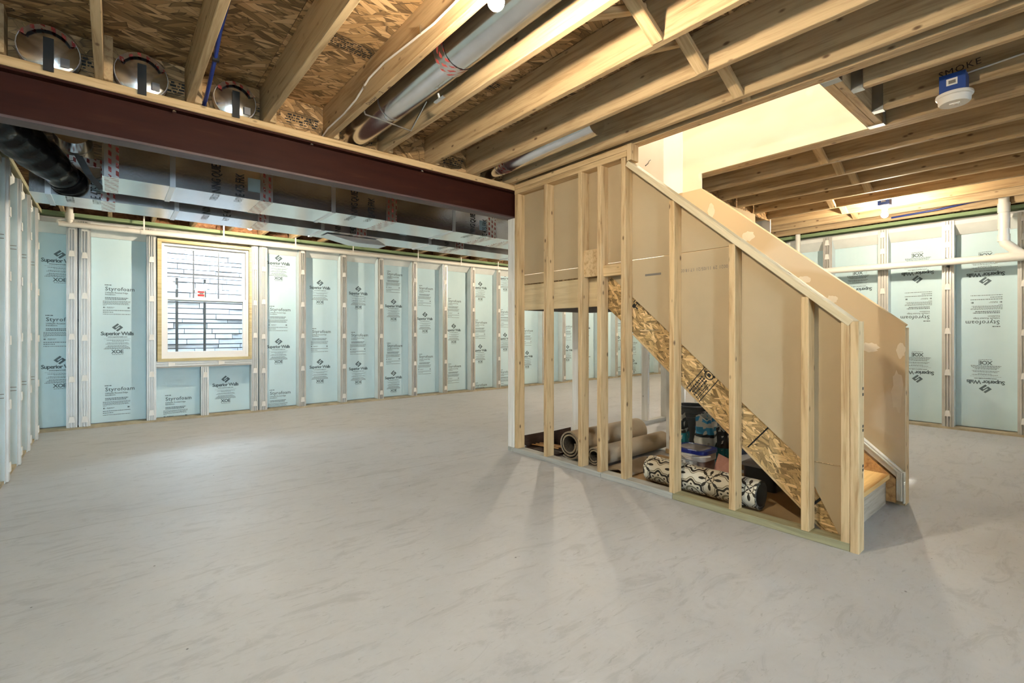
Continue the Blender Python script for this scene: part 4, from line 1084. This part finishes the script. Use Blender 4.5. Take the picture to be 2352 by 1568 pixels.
# ------------------------------------------------------------------ things stored under the stairs
def spiral_roll(name, label, c, axis, L, r, turns, th, gap, mat, mat_in, cat, seg=30, uvscale=None, group=None, mat_back=None):
    # one continuous sheet rolled up: outer face mat, cut ends show every layer
    root = empty(name, (c[0], c[1], c[2]-r), label, cat, group)
    A = Vector(axis).normalized(); U = Vector((0, 0, 1)); V = A.cross(U).normalized()
    n = int(seg*turns); prof = []
    for i in range(n+1):
        a = 2*math.pi*i/seg - 2.2; rr_ = r - (th+gap)*i/seg
        prof.append((a, rr_))
    vs = []; fs = []; C = Vector(c)
    for s in (0, 1):
        for a, q in prof:
            for d in (0, th): vs.append(C + A*(s*L) + (U*math.sin(a) + V*math.cos(a))*(q-d))
    m_ = (n+1)*2
    outf, inf, endf = [], [], []
    for i in range(n):
        a = i*2; outf.append((a, a+2, m_+a+2, m_+a)); inf.append((a+1, m_+a+1, m_+a+3, a+3)); endf += [(a, a+1, a+3, a+2), (m_+a, m_+a+2, m_+a+3, m_+a+1)]
    endf += [(0, m_, m_+1, 1), (n*2, n*2+1, m_+n*2+1, m_+n*2)]
    o = mesh('sheet', vs, outf, mat, root, True)
    mesh('sheet_back', vs, inf, mat_back or mat_in, root, True); mesh('cut_edge', vs, endf, mat_in, root)
    if uvscale:
        me = o.data; uv = me.uv_layers.new(name='UVMap')
        for p in me.polygons:
            for li in p.loop_indices:
                vi = me.loops[li].vertex_index; s = 1 if vi >= m_ else 0; i = (vi-s*m_)//2
                uv.data[li].uv = (s*L/uvscale, -2*math.pi*r*i/seg/uvscale)
    return root
spiral_roll('carpet_roll', 'large rolled carpet remnant with beige backing beside the dark case', (3.0, 2.835, .142), (1, .02, 0), .98, .128, 2.4, .013, .012, M['carpet'], M['pile'], 'carpet roll', mat_back=M['pile_dark'])
spiral_roll('carpet_roll', 'thin rolled carpet remnant lying in front of the large carpet roll', (3.0, 2.565, .094), (1, .02, 0), 1.0, .085, 2.2, .012, .006, M['carpet'], M['pile'], 'carpet roll', mat_back=M['pile_dark'])
m = MB()
vs = []; fs = []
nx, ny = 14, 5
for i in range(nx+1):
    for j in range(ny+1):
        vs.append((3.0+.56*i/nx, 2.22+.26*j/ny, .022+.018*math.sin(i*.6+j)*math.sin(math.pi*j/ny)+.02*(1-abs(j-ny/2)/(ny/2))))
for i in range(nx):
    for j in range(ny): a = i*(ny+1)+j; fs.append((a, a+ny+1, a+ny+2, a+1))
nb = len(vs)
sc2 = mesh('carpet_scrap', vs, fs, M['carpet'], None, True); mo = sc2.modifiers.new('s', 'SOLIDIFY'); mo.thickness = .012; mo.offset = -1
tag(sc2, 'flat carpet scrap on the floor in front of the thin carpet roll', 'carpet')
cb = box('cardboard_sheet', (2.985, 1.05, .001), (3.775, 2.46, .006), M['cardboard']); tag(cb, 'brown cardboard sheet lying flat under the stairs', 'cardboard')
spiral_roll('vinyl_roll', 'rolled sheet vinyl with black and cream tile pattern', (3.058, 2.075, .104), (.0, -1, .0), .79, .092, 2.6, .003, .005, M['vinyl'], M['vinyl_back'], 'vinyl roll', 36, .25)
bd = empty('wooden_case', (3.15, 3.22, 0), 'dark open wooden case beside the corner stud', 'case')
MB().prism([(3.40, .035), (3.40, .12), (3.10, .215), (3.10, .035)], 'X', 3.28, 3.30).build('back_panel', M['dark_wood'], bd)
MB().prism([(3.365, .035), (3.405, .035), (3.425, .125), (3.39, .135)], 'X', 2.985, 3.28).build('side_panel', M['dark_wood'], bd)
box('bottom_panel', (2.975, 3.0, .012), (3.30, 3.38, .030), M['dark_wood'], bd)
for i in range(3): board('slat', (3.05+.05*i, 3.36, .045), (3.05+.05*i, 3.02, .07), .018, .008, M['fir'], bd)
# tub with blue lid
tb = empty('plastic_tub', (3.45, 1.90, 0), 'white rectangular plastic tub with blue lid behind the vinyl roll', 'tub')
def rrect(x0, x1, y0, y1, r, n=5):
    out = []
    for cx, cy, a0 in ((x1-r, y1-r, 0), (x0+r, y1-r, 90), (x0+r, y0+r, 180), (x1-r, y0+r, 270)):
        for i in range(n+1): a = math.radians(a0+90*i/n); out.append((cx+r*math.cos(a), cy+r*math.sin(a)))
    return out
TX0, TX1, TY0, TY1 = 3.32, 3.55, 1.80, 2.07
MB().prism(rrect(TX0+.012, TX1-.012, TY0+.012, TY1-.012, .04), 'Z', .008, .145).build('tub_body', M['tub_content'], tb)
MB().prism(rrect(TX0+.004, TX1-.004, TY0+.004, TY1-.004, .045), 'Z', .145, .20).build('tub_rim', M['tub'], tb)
ld = MB().prism(rrect(TX0-.004, TX1+.004, TY0-.004, TY1+.004, .05), 'Z', .196, .222).build('lid', M['lid'], tb)
MB().prism(rrect(TX0+.03, TX1-.03, TY0+.03, TY1-.03, .03), 'Z', .222, .2235).build('lid_panel', M['lid_grey'], ld)
MB().tube([(TX0-.003, TY1-.05, .19), (TX0-.03, 1.93, .172), (TX0-.035, 1.85, .18), (TX0-.01, TY0-.06, .205)], .005, 8).build('bail_handle', M['tub'], tb, True)
pl_ = box('paper_label', (TX0+.0095, TY0+.06, .03), (TX0+.012, TY1-.05, .14), M['white_plastic'], tb)
m = MB(); rr = random.Random(9)
for c in range(3):
    for r_ in range(10):
        y = TY1-.06-.06*c; zz = .130-.0095*r_; w = rr.uniform(.03, .05); m.box((TX0+.0082, y-w, zz-.0025), (TX0+.0092, y, zz+.0015))
m.build('label_print', M['grey_ink'], pl_)
# mortar bags
def bag(label, c, w, d, h, tilt, turn, bands, word=None):
    root = empty('mortar_bag', (c[0], c[1], c[2]), label, 'bag', 'open mortar bags under the stairs')
    MX = Matrix.Translation(c) @ Matrix.Rotation(turn, 4, 'Z') @ Matrix.Rotation(tilt, 4, 'X')
    def skin(z0, z1, off, mat, name, parent, rim=False):
        rows = 8; cols = 20; vs = []; fs = []
        for j in range(rows+1):
            z = z0+(z1-z0)*j/rows; t = z/h
            for i in range(cols):
                a = 2*math.pi*i/cols; ca, sa = math.cos(a), math.sin(a)
                ex = lambda v: math.copysign(abs(v)**.55, v)
                pin = 1-.35*max(0, t-.55)**1.2
                wob_ = .007*math.sin(5*a+9*t)+.005*math.sin(11*a-13*t)
                vs.append(((w/2+off+wob_)*ex(ca), (d/2*pin+off+wob_)*ex(sa), z + (.02*math.sin(3*a)+.012*math.sin(7*a))*max(0, t-.8)*4*(1 if rim else 1)))
        for j in range(rows):
            for i in range(cols): a = j*cols+i; b = j*cols+(i+1) % cols; fs.append((a, b, b+cols, a+cols))
        if not parent is root or name == 'paper_sack': fs.append(tuple(range(cols-1, -1, -1)))
        return mesh(name, vs, fs, mat, parent, True, MX)
    s = skin(0, h, 0, M['bag_white'], 'paper_sack', root)
    for z0, z1, mt in bands: skin(h*z0, h*z1, .0022, M[mt], 'printed_band', s)
    if word:
        me = text_mesh([(word, .062, 0, 0, 'LEFT', .9)], 'bag_'+word, M['white_plastic'])
        link('printed_text', me, s, MX @ frame((-w/2-.016, d*.14, h*.60), (0, 0, -1), (0, -1, 0)) )
    return root
bag('tall mortar bag with teal print reading PERMA leaning left', (3.66, 2.17, .022), .13, .12, .385, -.10, .2, [(.18, .64, 'bag_teal'), (.64, .70, 'bag_black'), (.72, .92, 'bag_black')], 'PERMA')
bag('open mortar bag with bright blue and white torn top', (3.70, 1.985, .022), .14, .15, .40, .0, .1, [(.66, .80, 'bag_blue'), (.60, .66, 'bag_black'), (.90, .97, 'bag_blue')])
bag('small mortar bag with black and teal side at the right', (3.70, 1.835, .012), .13, .09, .345, .0, .1, [(.0, .55, 'bag_teal'), (.55, .97, 'bag_black')])
pk = mesh('paper_wrapper', [(3.38, 1.775, .02), (3.47, 1.765, .20), (3.50, 1.69, .165), (3.42, 1.66, .07), (3.41, 1.73, .10), (3.55, 1.72, .015), (3.52, 1.60, .02), (3.56, 1.785, .02), (3.50, 1.75, .14)],
          [(0, 4, 1), (1, 4, 2), (4, 3, 2), (0, 3, 4), (1, 2, 8), (8, 2, 6), (8, 6, 5), (8, 5, 7), (1, 8, 7), (0, 1, 7), (3, 6, 2), (0, 7, 5, 6, 3)], M['pink'])
tag(pk, 'crumpled pink paper wrapper beside the plastic tub', 'wrapper')
bk = empty('bucket', (4.35, 2.47, 0), 'dark plastic bucket with ribs behind the mortar bags', 'bucket')
MB().lathe([(.125, 0), (.14, .27), (.148, .275), (.148, .29), (.143, .295), (.143, .325), (.15, .33), (.15, .345), (.144, .35), (.144, .375), (.152, .38), (.152, .395), (.138, .395), (.125, .02), (.0001, .02)], (4.35, 2.47, .0), 'Z', 28).build('pail', M['bucket'], bk, True)
MB().tube([(4.35, 2.62, .33), (4.28, 2.60, .20), (4.22, 2.47, .16), (4.28, 2.33, .20), (4.35, 2.32, .33)], .004, 6).build('bail_handle', M['galv'], bk, True)
dr = empty('drum', (4.42, 2.12, 0), 'dark blue plastic drum standing behind the half wall studs', 'drum')
MB().lathe([(.14, 0), (.15, .02), (.15, .20), (.156, .21), (.15, .22), (.15, .42), (.156, .43), (.14, .45), (.0001, .45)], (4.42, 2.12, 0), 'Z', 28).build('drum_body', M['drum'], dr, True)
MB().lathe([(.11, .45), (.11, .46), (.0001, .462)], (4.42, 2.12, 0), 'Z', 20).build('drum_lid', M['bucket'], dr, True)
gb = empty('storage_bin', (3.62, 1.5, 0), 'dark grey storage bin in the shadow under the low stringer', 'bin')
MB().prism(rrect(3.45, 3.78, 1.36, 1.58, .03), 'Z', .008, .16).build('bin_body', M['bucket'], gb); MB().prism(rrect(3.44, 3.79, 1.35, 1.59, .03), 'Z', .16, .178).build('bin_lid', M['lid_grey'], gb)
